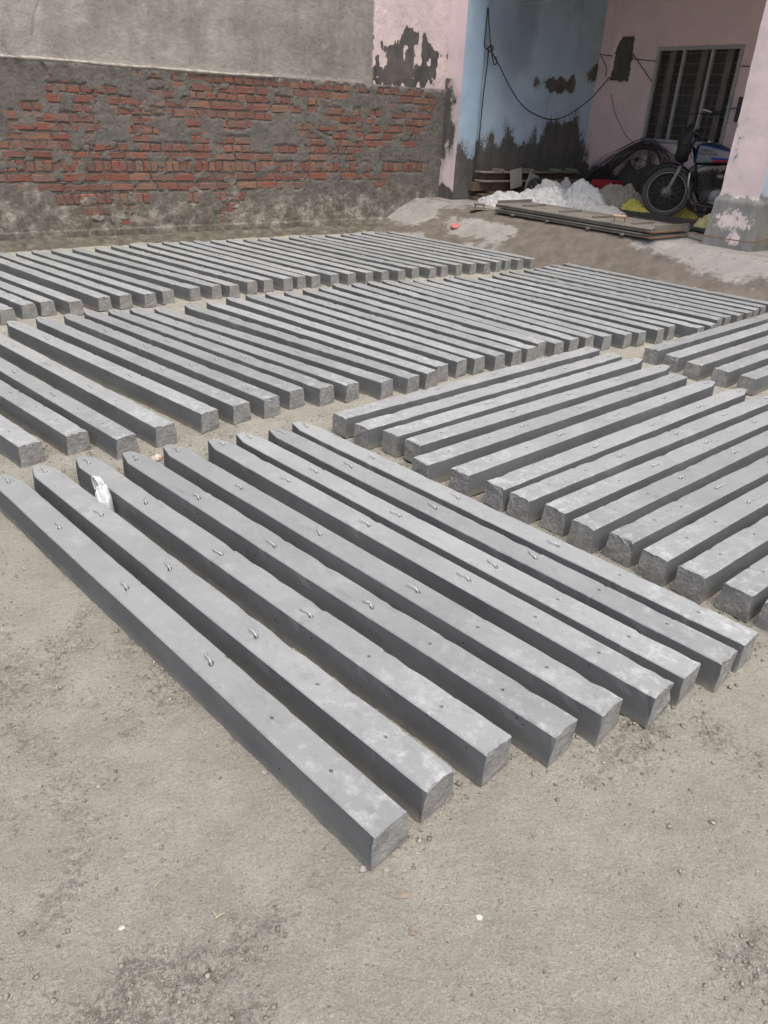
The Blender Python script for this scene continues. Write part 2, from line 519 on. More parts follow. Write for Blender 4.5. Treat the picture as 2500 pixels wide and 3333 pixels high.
# (z0, z1, bond, exposed stretches as pixel columns at that height)
COURSES = [
 (1.752, 1.822, 'h', crop1((895, 950), (960, 1110), (1120, 1190), (1275, 1659)) + crop2((0, 440), (450, 690), (695, 865), (880, 1035), (1095, 1280), (1285, 1465))),
 (1.655, 1.737, 's', crop1((1150, 1440), (1475, 1659)) + crop2((20, 345), (525, 625), (675, 890), (1250, 1480))),
 (1.568, 1.642, 'h', crop1((315, 385), (395, 790), (880, 1170), (1175, 1659)) + crop2((0, 525), (530, 640), (645, 700), (1180, 1200), (1390, 1480))),
 (1.468, 1.550, 's', crop1((330, 400), (505, 665), (715, 1220), (1230, 1659)) + crop2((0, 690), (765, 870), (940, 975), (1045, 1110), (1200, 1330), (1390, 1470))),
 (1.374, 1.452, 'h', crop1((155, 260), (525, 600), (790, 1225), (1230, 1659)) + crop2((0, 385), (750, 975), (1030, 1080), (1285, 1425))),
 (1.274, 1.356, 's', crop1((60, 90), (410, 640), (890, 1010), (1280, 1340), (1520, 1659)) + crop2((60, 240), (570, 620), (710, 770), (870, 990), (1075, 1115), (1170, 1265), (1290, 1465))),
 (1.180, 1.260, 'm', crop1((75, 160), (265, 525), (590, 670), (880, 915), (935, 1060)) + crop2((580, 650), (820, 870), (930, 1090), (1130, 1190), (1320, 1400))),
 (1.090, 1.166, 's', crop1((65, 460), (580, 665), (915, 985), (1300, 1405), (1560, 1659)) + crop2((75, 230), (640, 715), (830, 1130), (1250, 1325))),
 (0.994, 1.074, 'h', crop1((0, 665), (675, 850), (970, 1090), (1120, 1260), (1335, 1400), (1465, 1659)) + crop2((0, 230), (400, 560), (610, 720), (725, 930), (935, 1030))),
 (0.905, 0.980, 's', crop1((50, 680), (740, 980), (1120, 1659)) + crop2((0, 385), (640, 680), (800, 940))),
 (0.764, 0.884, 'e', crop1((0, 1659)) + crop2((0, 870), (880, 1030), (1130, 1440))),
 (0.664, 0.746, 's', crop1((0, 1659)) + crop2((0, 420), (430, 750), (850, 1130))),
 (0.560, 0.640, 's', crop1((120, 180), (270, 1659)) + crop2((0, 620), (1080, 1120))),
 (0.412, 0.530, 'e', crop1((390, 870), (930, 1000), (1270, 1330), (1470, 1659)) + crop2((20, 210))),
 (0.290, 0.392, 'e', crop1((555, 690), (775, 905), (1480, 1640)) + crop2((50, 170))),
 (0.170, 0.270, 's', crop1((605, 870), (1480, 1515))),
]
def col_to_b(px, z):
    lo, hi = WB0, 9.0                    # column of the photo -> position along the wall at height z
    for _ in range(40):
        mid = (lo + hi) / 2
        P = AB(WALL_A, mid, z) - CO
        x = IMW / 2 + F_PX * (P @ CR) / (P @ CF)
        if x < px: lo = mid
        else: hi = mid
    return (lo + hi) / 2
EXPO = []
for z0, z1, bond, ivs in COURSES:
    zc = (z0 + z1) / 2
    # the edge columns continue the same bond out of frame
    EXPO.append((z0, z1, bond, [(col_to_b(p, zc), col_to_b(q, zc)) for p, q in ivs]))

wb = np.arange(WB0, WB1 + 0.001, 0.0125); wz = np.concatenate([np.arange(-0.08, 0.14, 0.02), np.arange(0.14, 1.872, 0.0115)])
WBm, WZm = np.meshgrid(wb, wz, indexing='ij')
sd = np.full(WBm.shape, -0.3)
for z0, z1, bond, ivs in EXPO:
    dz = np.minimum(WZm - (z0 - 0.010), (z1 + 0.010) - WZm)
    for p, q in ivs:
        db = np.minimum(WBm - p, q - WBm)
        sd = np.maximum(sd, np.minimum(dz, db))
n1 = fbm(P3(WBm * 7, WZm * 9), 4, 41) - 0.5
n2 = fbm(P3(WBm * 26, WZm * 30), 3, 45) - 0.5
expo = sd + n1 * 0.060 + n2 * 0.040 + 0.010
smear = fbm(P3(WBm * 8 + 40, WZm * 11), 4, 48)
expo = np.where(smear > 0.59, np.minimum(expo, -(smear - 0.59) * 0.5), expo)
E_MASK = smooth(-0.008, 0.010, expo)
rough = (fbm(P3(WBm * 10, WZm * 10), 4, 51) - 0.5)
ridge = np.abs(fbm(P3(WBm * 6, WZm * 14), 4, 53) - 0.5)
cover = 0.008 + rough * 0.012 + ridge * 0.005 + n2 * 0.009
depth = cover * (1 - E_MASK) + (-0.004 + n2 * 0.010 + n1 * 0.010) * E_MASK
def seg_dist(B, Zc, pts):
    d = np.full(B.shape, 9.0)
    for (p, q), (r, s) in zip(pts[:-1], pts[1:]):
        vx, vy = r - p, s - q
        t = np.clip(((B - p) * vx + (Zc - q) * vy) / (vx * vx + vy * vy), 0, 1)
        d = np.minimum(d, np.hypot(B - p - t * vx, Zc - q - t * vy))
    return d
def wall_line(pxs):
    return [tuple((lambda P: (P @ BB, P[2]))(PA(x, y, WALL_A))) for x, y in pxs]
CRACKS = [wall_line([(125, 0), (110, 70), (105, 130), (118, 160), (135, 205), (160, 245), (172, 275)]),
          wall_line([(0, 135), (25, 170), (48, 190)]), wall_line([(1000, 400), (1045, 430), (1098, 455)]), wall_line([(1098, 455), (1100, 500)])]
crk = np.minimum.reduce([seg_dist(WBm + (n2 * 0.04), WZm + n1 * 0.05, c) for c in CRACKS])
depth -= 0.018 * smooth(0.012, 0.003, crk) * (1 - E_MASK)
depth += 0.05 * smooth(0.5, -0.05, WZm) * (fbm(P3(WBm * 2, WZm * 2), 3, 55))
# rounded lip where the lower skin stops
depth += 0.012 * smooth(1.81, 1.845, WZm) * (0.5 + n1)
WALL = Thing("boundary_wall", "tall weathered wall with red bricks showing through fallen grey plaster", "wall", AB(WALL_A, 4, 0))
V = (WALL_A + depth)[..., None] * AA + WBm[..., None] * BB + WZm[..., None] * ZZ
nb, nz = len(wb), len(wz)
Vl = V.reshape(-1, 3)
F = grid_faces(nb, nz)
m = Mat("old_mortar_plaster", 0.95, 0.12)
lo = m.ramp(m.noise(6.0, 7, 0.7), (0.3, (0.13, 0.124, 0.113)), (0.7, (0.235, 0.223, 0.202)))
wet = m.ramp(m.noise(6.0, 8, 0.72), (0.33, (0.095, 0.086, 0.07)), (0.50, (0.21, 0.193, 0.163)), (0.66, (0.47, 0.44, 0.385)))
base = m.mix(m.attr("damp"), lo, wet)
base = m.mix(m.math('MULTIPLY', m.attr("lip"), m.ramp(m.noise(12.0, 4), (0.3, 0.4), (0.6, 0.9))), base, (0.46, 0.43, 0.38))
base = m.mix(m.ramp(m.noise(9.0, 7, 0.75), (0.60, 0.0), (0.76, 0.45)), base, (0.36, 0.34, 0.31))
base = m.mix(m.ramp(m.noise(4.0, 6, 0.7), (0.58, 0.0), (0.72, 0.5)), base, (0.075, 0.07, 0.062))
base = m.mix(m.math('MULTIPLY', m.attr("expo"), m.ramp(m.noise(14.0, 4), (0.40, 0.0), (0.65, 0.8))), base, (0.16, 0.12, 0.10))
base = m.mix(m.ramp(m.noise(26.0, 6, 0.78), (0.34, 0.65), (0.47, 0.0)), base, (0.07, 0.066, 0.059))
base = m.mix(m.ramp(m.noise(19.0, 6, 0.78), (0.56, 0.0), (0.70, 0.5)), base, (0.33, 0.315, 0.285))
m.color(base); m.bump(m.noise(30.0, 8, 0.78), 1.0, 0.028); m.bump(m.noise(110.0, 4, 0.7), 0.6, 0.008)
LOWPLASTER = m.m
o = WALL.part("lower_plaster", (Vl, F), LOWPLASTER, smooth_shade=True)
attr(o.data, "damp", smooth(0.62, 0.32, WZm + n1 * 0.5))
attr(o.data, "lip", smooth(1.80, 1.84, WZm + n1 * 0.05))
attr(o.data, "expo", E_MASK)
# bricks
m = Mat("fired_brick", 0.9, 0.2); co = m.co(rnd=True)
base = m.ramp(m.rnd(), (0.0, (0.235, 0.092, 0.068)), (0.3, (0.310, 0.108, 0.075)), (0.55, (0.215, 0.088, 0.068)), (0.8, (0.315, 0.145, 0.098)), (1.0, (0.285, 0.175, 0.118)))
base = m.mix(m.ramp(m.noise(1.1, 7, 0.72, co), (0.44, 0.0), (0.60, 0.8)), base, (0.175, 0.152, 0.135))
base = m.mix(m.ramp(m.noise(0.8, 7, 0.75, m.co(scale=(1.3, 1.3, 1.3))), (0.60, 0.0), (0.72, 0.6)), base, (0.36, 0.31, 0.29))
base = m.mix(m.ramp(m.noise(2.5, 5, 0.7, co), (0.58, 0.0), (0.70, 0.7)), base, (0.060, 0.038, 0.032))
m.color(base); m.bump(m.noise(5.0, 7, 0.75, co), 1.0, 0.02); m.bump(m.noise(16.0, 4, 0.7, co), 0.6, 0.006)
BRICK = m.m
def brick_mesh(seed):
    r = np.random.default_rng(seed)
    def ring(h, ins, js):
        c = np.array([(-.5 + ins[0], h, -.5 + ins[1]), (0, h, -.5 + ins[1]), (.5 - ins[0], h, -.5 + ins[1]), (.5 - ins[0], h, .5 - ins[1]), (0, h, .5 - ins[1]), (-.5 + ins[0], h, .5 - ins[1])])
        return c + r.normal(0, js, c.shape) * [1, 0.5, 1]
    v = np.concatenate([ring(1.0, (0, 0), 0.012), ring(0.05, (0.005, 0.02), 0.018), ring(-0.12, (0.045, 0.10), 0.03)])
    f = []
    for i in range(2):
        for k in range(6):
            f.append((i * 6 + k, i * 6 + (k + 1) % 6, (i + 1) * 6 + (k + 1) % 6, (i + 1) * 6 + k))
    f += [(12, 13, 16, 17), (13, 14, 15, 16)]
    return mesh("brick", v, f, BRICK)
BRICKS = [brick_mesh(100 + i) for i in range(10)]
def exposed_share(b0, b1, z0, z1):
    i0, i1 = np.searchsorted(wb, [b0, b1]); j0, j1 = np.searchsorted(wz, [z0, z1])
    s = E_MASK[i0:max(i1, i0 + 1), j0:max(j1, j0 + 1)]
    return float(s.mean()) if s.size else 0.0
inv = np.array(WALL.inv)
cand = []
for ci, (z0, z1, bond, ivs) in enumerate(EXPO):
    b = 1.35 + random.random() * 0.1
    while b < WB1 - 0.02:
        L = {'h': 0.118, 's': 0.262, 'e': 0.078}.get(bond) or random.choice((0.262, 0.118, 0.13))
        L *= random.uniform(0.92, 1.08)
        if b + L > WB1: break
        ex = exposed_share(b, b + L, z0, z1)
        if ex > 0.10: cand.append((ex * L, b, b + L, z0, z1))
        b += L + random.uniform(0.010, 0.020)
cand.sort(reverse=True)
print("bricks exposed:", len(cand))
for k, (_, b0, b1, z0, z1) in enumerate(cand[:300]):
    P = AB(WALL_A - random.uniform(-0.005, 0.004), (b0 + b1) / 2, (z0 + z1) / 2 + random.uniform(-0.004, 0.004))
    l = inv[:3, :3] @ P + inv[:3, 3]
    o = link("brick", BRICKS[k % 10], WALL.o, l)
    o.scale = (b1 - b0, 0.05, (z1 - z0) * random.uniform(0.92, 1.02))
    o.rotation_euler = (random.uniform(-.03, .03), random.uniform(-.007, .007), WALL_RZ + random.uniform(-.02, .02))
if len(cand) > 300:
    vs = []
    for k, (_, b0, b1, z0, z1) in enumerate(cand[300:]):
        bv = np.array([v.co for v in BRICKS[k % 10].vertices]) * [b1 - b0, 0.05, z1 - z0]
        P = AB(WALL_A, (b0 + b1) / 2, (z0 + z1) / 2)
        vs.append((P + bv[:, :1] * BB - bv[:, 1:2] * AA + bv[:, 2:] * ZZ, [tuple(p.vertices) for p in BRICKS[0].polygons]))
    o = WALL.part("small_bricks", join(*vs), BRICK); o["kind"] = "stuff"
# upper plaster, set back a little, with the painted stretch at the porch end
ub = np.concatenate([np.arange(-3.0, 1.6, 0.1), np.arange(1.6, WB1 + 0.001, 0.0125)]); uz = np.concatenate([np.arange(1.80, 3.1, 0.0125), np.arange(3.1, 9.05, 0.15)])  # wall carried up out of view to shade the back posts
UB, UZ = np.meshgrid(ub, uz, indexing='ij')
q1 = fbm(P3(UB * 1.6, UZ * 1.6), 4, 61) - 0.5; q2 = fbm(P3(UB * 9, UZ * 9), 4, 63) - 0.5
UD = -0.012 + q1 * 0.03 + q2 * 0.010
crk = np.minimum.reduce([seg_dist(UB + q2 * 0.06, UZ + q1 * 0.05, c) for c in CRACKS])
UD -= 0.010 * smooth(0.011, 0.002, crk)
V = (WALL_A + UD)[..., None] * AA + UB[..., None] * BB + UZ[..., None] * ZZ
m = Mat("upper_lime_plaster", 0.93, 0.15)
base = m.ramp(m.noise(1.1, 8, 0.66, None, 0.4), (0.32, (0.225, 0.213, 0.192)), (0.64, (0.40, 0.378, 0.342)))
base = m.mix(m.ramp(m.noise(9.0, 8, 0.75), (0.54, 0.0), (0.74, 0.5)), base, (0.52, 0.49, 0.44))
base = m.mix(m.ramp(m.noise(4.0, 7, 0.75, m.co(scale=(1, 1, .35))), (0.50, 0.0), (0.68, 0.6)), base, (0.18, 0.172, 0.16))
base = m.mix(m.ramp(m.noise(28.0, 5, 0.75), (0.62, 0.0), (0.74, 0.5)), base, (0.14, 0.13, 0.12))
bare = m.ramp(m.noise(5.0, 6, 0.7, m.co(scale=(1, 1, .4))), (0.3, (0.075, 0.072, 0.068)), (0.7, (0.16, 0.152, 0.142)))
pinkc = m.ramp(m.noise(3.0, 6, 0.6), (0.3, (0.62, 0.51, 0.50)), (0.7, (0.78, 0.66, 0.65)))
fine = m.noise(34.0, 5, 0.7, m.co(scale=(1, 1, .6)))
pm = m.ramp(m.math('ADD', m.attr("paint"), m.math('MULTIPLY', m.math('SUBTRACT', fine, 0.5), 0.35)), (0.47, 0.0), (0.52, 1.0))
zone = m.attr("zone")
base = m.mix(zone, base, m.mix(pm, bare, pinkc))
base = m.mix(m.ramp(m.attr("lip"), (0.3, 0.0), (0.9, 0.6)), base, (0.46, 0.43, 0.38))
m.color(base); m.bump(m.noise(16.0, 8, 0.76), 0.8, 0.025); m.bump(pm, 0.25, 0.003)
o = WALL.part("upper_plaster", (V.reshape(-1, 3), grid_faces(len(ub), len(uz))), m.m, smooth_shade=True)
zb = 6.84 + 0.05 * q2 + 0.02 * (1.9 - UZ)
attr(o.data, "zone", smooth(-0.02, 0.02, UB - zb))
pk = fbm(P3(UB * 3.2, UZ * 3.0), 4, 66)
# paint survives above; a bare dark field sits at the lower middle and right
pk2 = fbm(P3(UB * 11, UZ * 6), 4, 67) - 0.5
top_line = 2.34 + 0.20 * smooth(7.2, 7.42, UB) * smooth(7.85, 7.7, UB) + 0.03 * smooth(7.75, 7.9, UB)
paint = np.minimum(0.5 + (UZ - top_line) * 4.0, 1.15) + (pk - 0.5) * 0.5 + pk2 * 1.5
paint = np.maximum(paint, 0.18 + smooth(7.25, 6.85, UB) * 0.40 + pk2 * 2.4)
paint = np.maximum(paint, 0.5 + (UB - 7.50 - 1.0 * (UZ - 1.87)) * 1.2 - 4.0 * np.maximum(0, UZ - 1.98) + pk2 * 2.6)
attr(o.data, "paint", paint)
attr(o.data, "lip", smooth(1.94, 1.87, UZ + q2 * 0.06) * smooth(7.0, 6.5, UB))
bead = [AB(WALL_A + 0.006 + 0.012 * float(fbm(P3(np.array([b * 3.0]), np.array([1.0])), 3, 93)[0]), b, 1.862 + 0.02 * (float(fbm(P3(np.array([b * 1.5]), np.array([7.0])), 3, 94)[0]) - 0.5)) for b in np.arange(WB0, 5.4, 0.04)]
m = Mat("pale_mortar_bead", 0.95, 0.1); m.color(m.ramp(m.noise(8.0, 6, 0.7), (0.35, (0.22, 0.205, 0.185)), (0.62, (0.45, 0.425, 0.375)))); m.bump(m.noise(40.0, 5, 0.7), 0.8, 0.01)
bv, bf = tube(bead, [0.010 + 0.014 * float(v) for v in fbm(P3(np.arange(len(bead)) * 0.35, np.zeros(len(bead))), 3, 95)], 8)
bv = bv + AA * ((fbm(bv * 30, 3, 96) - 0.5) * 0.012)[:, None]
WALL.part("ledge_bead", (bv, bf), m.m, smooth_shade=True)
# the wall has thickness and ends in the porch
WALL.part("core", ab_box(WALL_A - 0.28, WALL_A - 0.06, -3.0, 11.3, -0.1, 9.0), plain("dark_masonry", (0.2, 0.19, 0.17)))
WALL.part("lower_core", ab_box(WALL_A - 0.06, WALL_A - 0.03, -3.0, WB1 - 0.02, -0.1, 1.86), LOWPLASTER)

# ------------------------------------------------------------------ painted masonry of the porch
def painted(name, col, bare0=(0.075, 0.073, 0.07), bare1=(0.15, 0.145, 0.138), stain_shade=0.0, spk_s=13.0, spk_a=1.1):
    m = Mat(name, 0.85, 0.25)
    c = np.array(col)
    pc = m.ramp(m.noise(2.2, 6, 0.6), (0.3, tuple(c * 0.88)), (0.7, tuple(c * 1.06)))
    pc = m.mix(m.ramp(m.noise(10.0, 5, 0.7, m.co(scale=(1, 1, .5))), (0.60, 0.0), (0.78, 0.35)), pc, tuple(c * 0.55))
    if stain_shade: pc = m.mix(m.math("MULTIPLY", m.attr("stain_shade"), stain_shade), pc, (0.085, 0.085, 0.09))
    bare = m.ramp(m.noise(6.0, 6, 0.7, m.co(scale=(1, 1, .5))), (0.3, bare0), (0.7, bare1))
    fine = m.noise(40.0, 5, 0.7, m.co(scale=(1, 1, .6)))
    spk = m.noise(spk_s, 7, 0.78, m.co(scale=(1, 1, .55)))
    pv = m.math('ADD', m.attr("paint"), m.math('ADD', m.math('MULTIPLY', m.math('SUBTRACT', fine, 0.5), 0.5), m.math('MULTIPLY', m.math('SUBTRACT', spk, 0.5), spk_a)))
    pm = m.ramp(pv, (0.47, 0.0), (0.54, 1.0))
    pc = m.mix(m.ramp(pv, (0.55, 0.45), (0.95, 0.0)), pc, tuple(np.array(bare1) * 1.6))
    m.color(m.mix(pm, bare, pc)); m.bump(m.noise(26.0, 6, 0.7), 0.35, 0.01); m.bump(pm, 0.3, 0.003)
    return m.m
PINK = painted("pink_limewash", (0.80, 0.67, 0.675))
BLUE = painted("blue_limewash", (0.42, 0.56, 0.70))
BLUE_IN = painted("blue_limewash_inside", (0.50, 0.63, 0.76), (0.085, 0.08, 0.072), (0.165, 0.155, 0.142), stain_shade=0.7, spk_s=8.0, spk_a=1.9)

def panel(thing, name, mat, org, eu, ev, en, u, v, paintf, dispf=None, hole=None, smooth_shade=True, extra=None):
    """a gridded face: u,v are 1-D arrays; paintf(U,V) gives how much paint is left"""
    U, Vv = np.meshgrid(u, v, indexing='ij')
    D = dispf(U, Vv) if dispf else np.zeros_like(U)
    P = np.asarray(org) + U[..., None] * eu + Vv[..., None] * ev + D[..., None] * en
    F = grid_faces(len(u), len(v))
    if hole:
        cu = (U[:-1, :-1] + U[1:, 1:]) / 2; cv = (Vv[:-1, :-1] + Vv[1:, 1:]) / 2
        keep = ~((cu > hole[0]) & (cu < hole[1]) & (cv > hole[2]) & (cv < hole[3]))
        F = F[keep.ravel()]
    o = thing.part(name, (P.reshape(-1, 3), F), mat, smooth_shade=smooth_shade)
    attr(o.data, "paint", paintf(U, Vv))
    for k, fn in (extra or {}).items(): attr(o.data, k, fn(U, Vv))
    return o

def rr(lo, hi, d): return np.linspace(lo, hi, max(2, int(round((hi - lo) / d)) + 1))
def lump(s, amp, sc=5):
    return lambda U, V: (fbm(P3(U * sc, V * sc), 3, s) - 0.5) * amp
FB = 8.15     # porch front
LPA = -9.33   # inner edge of the left pillar
# left pillar
T = Thing("porch_pillar", "flaking pink and light blue corner pillar joined to the brick wall", "pillar", AB(-9.5, FB + .15, HP))
def lp_pink(U, V):
    n = fbm(P3(U * 7, V * 4.5), 4, 71) - 0.5
    edge = -9.63 + 0.19 * smooth(0.75, 1.5, V) * smooth(2.05, 1.55, V) - 0.10 * smooth(1.05, 0.75, V) + 0.02
    p = 0.5 + (U - edge) * 3.2 + n * 1.1
    p = np.where(V > 2.0, p + smooth(1.95, 2.15, V) * 2, p)
    p = p - 1.6 * smooth(0.62, 0.5, V + n * 0.2)
    return p
panel(T, "front_face", PINK, BB * FB, AA, ZZ, -BB, rr(-9.72, LPA, 0.02), rr(0.3, 4.2, 0.02), lp_pink, lump(72, 0.012))
def lp_blue(U, V):
    n = fbm(P3(U * 9, V * 6), 4, 73) - 0.5
    return 0.5 + (V - 1.12 - 0.25 * (8.3 - U)) * 2.6 + n * 1.5 + 0.9 * smooth(0.75, 0.6, V + n * .3) * (n > -0.02)
panel(T, "side_face", BLUE, AA * LPA, BB, ZZ, AA, rr(FB, 8.52, 0.02), rr(0.3, 4.2, 0.02), lp_blue, lump(74, 0.010))
T.part("core", ab_box(-9.70, LPA - 0.012, FB + 0.012, 8.52, 0.3, 4.2), plain("pillar_core", (0.2, 0.2, 0.2)))
# inner blue wall
INA = -9.40
BACK = 11.10
T = Thing("porch_side_wall", "shaded blue side wall of the porch, paint gone near the floor", "wall", AB(INA - .1, 9.8, HP))
def blob(U, V, u, v, ru, rv): return np.maximum(0, 1 - np.hypot((U - u) / ru, (V - v) / rv))
def in_paint(U, V):
    n = fbm(P3(U * 5.5, V * 3.0), 5, 75) - 0.5
    line = 1.20 + 0.08 * np.sin(U * 7.0) + 0.42 * smooth(9.9, 10.3, U) * smooth(10.95, 10.75, U)
    p = np.minimum(0.5 + (V - line) * 2.0, 1.25) + n * 1.5
    for (x, y) in ((1790, 280), (1820, 280), (1853, 283), (1755, 262), (1928, 243)):
        q = PA(x, y, INA); p = p - 1.3 * np.sqrt(blob(U + n * 0.25, V + n * 0.2, q @ BB, q[2], 0.14, 0.15))
    return p
def in_stain_shade(U, V):  # shade below the roof put into the colour, plus patchy stains
    n = fbm(P3(U * 1.5, V * 1.2), 4, 77)
    return np.clip(smooth(1.3, 3.4, V + (n - 0.5) * 0.8) * 0.38 + smooth(0.50, 0.80, n) * 0.4 * smooth(1.5, 2.2, V), 0, 1)
panel(T, "plaster", BLUE_IN, AA * INA, BB, ZZ, AA, rr(8.45, BACK + 0.02, 0.025), rr(0.3, 3.7, 0.025), in_paint, lump(78, 0.02, 3), extra={"stain_shade": in_stain_shade})
# back wall with the window
T = Thing("porch_back_wall", "pink back wall of the porch with a window and a hacked-out recess", "wall", AB(-6, BACK + .1, HP))
WA0, WA1, WZ0, WZ1 = -8.28, -6.88, 1.32, 2.58
nq = [PB(x, y, BACK) for x, y in ((2022, 113), (2064, 113), (2056, 192), (2042, 267), (1979, 259), (1999, 157))]
niche = np.array([(q @ AA, q[2]) for q in nq])
def in_poly(U, V, poly, jit=0.0):
    n = (fbm(P3(U * 30, V * 30), 3, 79) - 0.5) * jit; U = U + n; V = V + n
    c = np.zeros(U.shape, bool)
    for (x1, y1), (x2, y2) in zip(poly, np.roll(poly, -1, 0)):
        c ^= ((y1 > V) != (y2 > V)) & (U < (x2 - x1) * (V - y1) / (y2 - y1 + 1e-12) + x1)
    return c
def bw_paint(U, V):
    n = fbm(P3(U * 4.5, V * 4.5), 5, 81) - 0.5
    p = 0.5 + (V - 0.92) * 2.2 + n * 1.8 + 0.8 * smooth(-7.9, -7.5, U) * smooth(0.75, 0.6, V)
    return np.where(in_poly(U, V, niche, 0.05), -1.0, p)
def bw_disp(U, V):
    return (fbm(P3(U * 3, V * 3), 3, 82) - 0.5) * 0.02 - 0.07 * in_poly(U, V, niche, 0.05)
ua = np.unique(np.concatenate([rr(-9.42, WA0, 0.02), rr(WA0, WA1, 0.05), rr(WA1, -4.6, 0.04), rr(-4.6, -1.0, 0.2)]))
uv = np.unique(np.concatenate([rr(0.3, WZ0, 0.02), rr(WZ0, WZ1, 0.02), rr(WZ1, 3.7, 0.05)]))
panel(T, "plaster", painted("pink_limewash_inside", (0.80, 0.61, 0.61), (0.07, 0.063, 0.058), (0.14, 0.128, 0.118), spk_s=9.0, spk_a=1.5), BB * BACK, AA, ZZ, -BB, ua, uv, bw_paint, bw_disp, hole=(WA0, WA1, WZ0, WZ1))
REV = plain("window_reveal", (0.35, 0.3, 0.3))
T.part("reveal", join(ab_box(WA0 - .05, WA0, BACK + .01, BACK + .22, WZ0, WZ1), ab_box(WA1, WA1 + .05, BACK + .01, BACK + .22, WZ0, WZ1),
       ab_box(WA0 - .05, WA1 + .05, BACK + .01, BACK + .22, WZ1, WZ1 + .05), ab_box(WA0 - .05, WA1 + .05, BACK + .01, BACK + .22, WZ0 - .05, WZ0)), REV)
# window
GREYP = plain("grey_window_paint", (0.36, 0.365, 0.37), 0.6, 0.3, 0.0, 0.3, 25)
T = Thing("window", "grey framed barred window with dark panes behind the motorcycle", "window", AB(-7.58, BACK, WZ0))
fr = []
for (a0, a1, z0, z1) in ((WA0, WA1, WZ1 - .045, WZ1), (WA0, WA1, WZ0, WZ0 + .045), (WA0, WA0 + .045, WZ0 + .045, WZ1 - .045), (WA1 - .045, WA1, WZ0 + .045, WZ1 - .045)):
    fr.append(ab_box(a0, a1, BACK - .035, BACK + .03, z0, z1, 0.004))
T.part("frame", join(*fr), GREYP)
w3 = (WA1 - WA0) / 3
for k in (1, 2):
    a = WA0 + w3 * k
    T.part("mullion", ab_box(a - .02, a + .02, BACK - .03, BACK + .02, WZ0 + .045, WZ1 - .045, 0.004), GREYP)
m = Mat("dusty_fly_screen", 0.6, 0.3); m.color(m.ramp(m.noise(9.0, 5), (0.3, (0.03, 0.027, 0.026)), (0.7, (0.055, 0.05, 0.047))))
m.b.inputs["Alpha"].default_value = 0.30
SCREEN = m.m
for k in range(3):
    T.part("pane", ab_box(WA0 + w3 * k + .02, WA0 + w3 * (k + 1) - .02, BACK + .022, BACK + .026, WZ0 + .03, WZ1 - .03), SCREEN)
SHUT = plain("brown_shutter", (0.60, 0.53, 0.48), 0.7, 0.3, 0, 0.3, 8)
for k, off in enumerate((0.17, 0.235, 0.18)):
    a = WA0 + w3 * k + off
    T.part("shutter_stile", ab_box(a, a + .10, BACK + .06, BACK + .10, WZ0, WZ1, 0.004), SHUT)
GRL = plain("iron_grille", (0.55, 0.48, 0.45), 0.6, 0.4, 0.3)
for k in range(9):
    z = WZ0 + 0.10 + k * 0.135
    T.part("grille_bar", ab_box(WA0, WA1, BACK + .115, BACK + .127, z, z + .012), GRL)
for k in range(8):
    a = WA0 + 0.1 + k * 0.17 + 0.03 * math.sin(k * 4)
    T.part("grille_bar", ab_box(a, a + .012, BACK + .127, BACK + .139, WZ0 + (0.0 if k % 2 else 0.55), WZ0 + (0.7 if k % 2 else 1.26)), GRL)
T.part("dark_room", ab_box(WA0 - .04, WA1 + .04, BACK + .16, BACK + .21, WZ0 - .04, WZ1 + .04), plain("dim_interior", (0.22, 0.19, 0.175)))
# right pillar
RA0, RA1, RB0, RB1 = -4.95, -4.50, FB + 0.02, 8.47
T = Thing("porch_pillar", "free-standing pink pillar with grey cement base at right edge of picture", "pillar", AB(-4.72, FB + .17, HP))
def rp_front(U, V):
    n = fbm(P3(U * 8, V * 8), 5, 85) - 0.5
    p = 0.5 + (V - 0.90 + 0.05 * np.abs(U + 4.7)) * 7 + n * 1.2
    p = np.where(V > 0.98, 0.95 + n * 1.3, p)
    n2 = fbm(P3(U * 40, V * 40), 4, 86)
    patch = blob(U, V, -4.72, 0.68, 0.24, 0.13)
    foot = blob(U, V, -4.66, 0.50, 0.10, 0.08)
    return np.maximum(p, np.where(patch + foot > 0, 0.36 + 0.5 * (n2 - 0.5) + 0.42 * np.maximum(patch, foot), -0.2))
def rp_side(U, V):
    n = fbm(P3(U * 8, V * 6), 5, 87) - 0.5
    return 0.5 + (V - 0.98) * 5 + n * 1.6
def flare(U, V): return 0.035 * smooth(0.93, 0.86, V) + 0.02 * smooth(0.8, 0.4, V) + (fbm(P3(U * 6, V * 6), 3, 88) - 0.5) * 0.014
def corner_pull(lo, hi):
    return lambda U, V: flare(U, V) * smooth(0, .02, U - lo + .02)
PIN2 = painted("pink_limewash_pillar", (0.82, 0.68, 0.69), (0.19, 0.188, 0.185), (0.33, 0.325, 0.315), spk_s=30.0, spk_a=1.3)
BLU2 = painted("blue_limewash_pillar", (0.48, 0.60, 0.70), (0.15, 0.148, 0.14), (0.26, 0.255, 0.245))
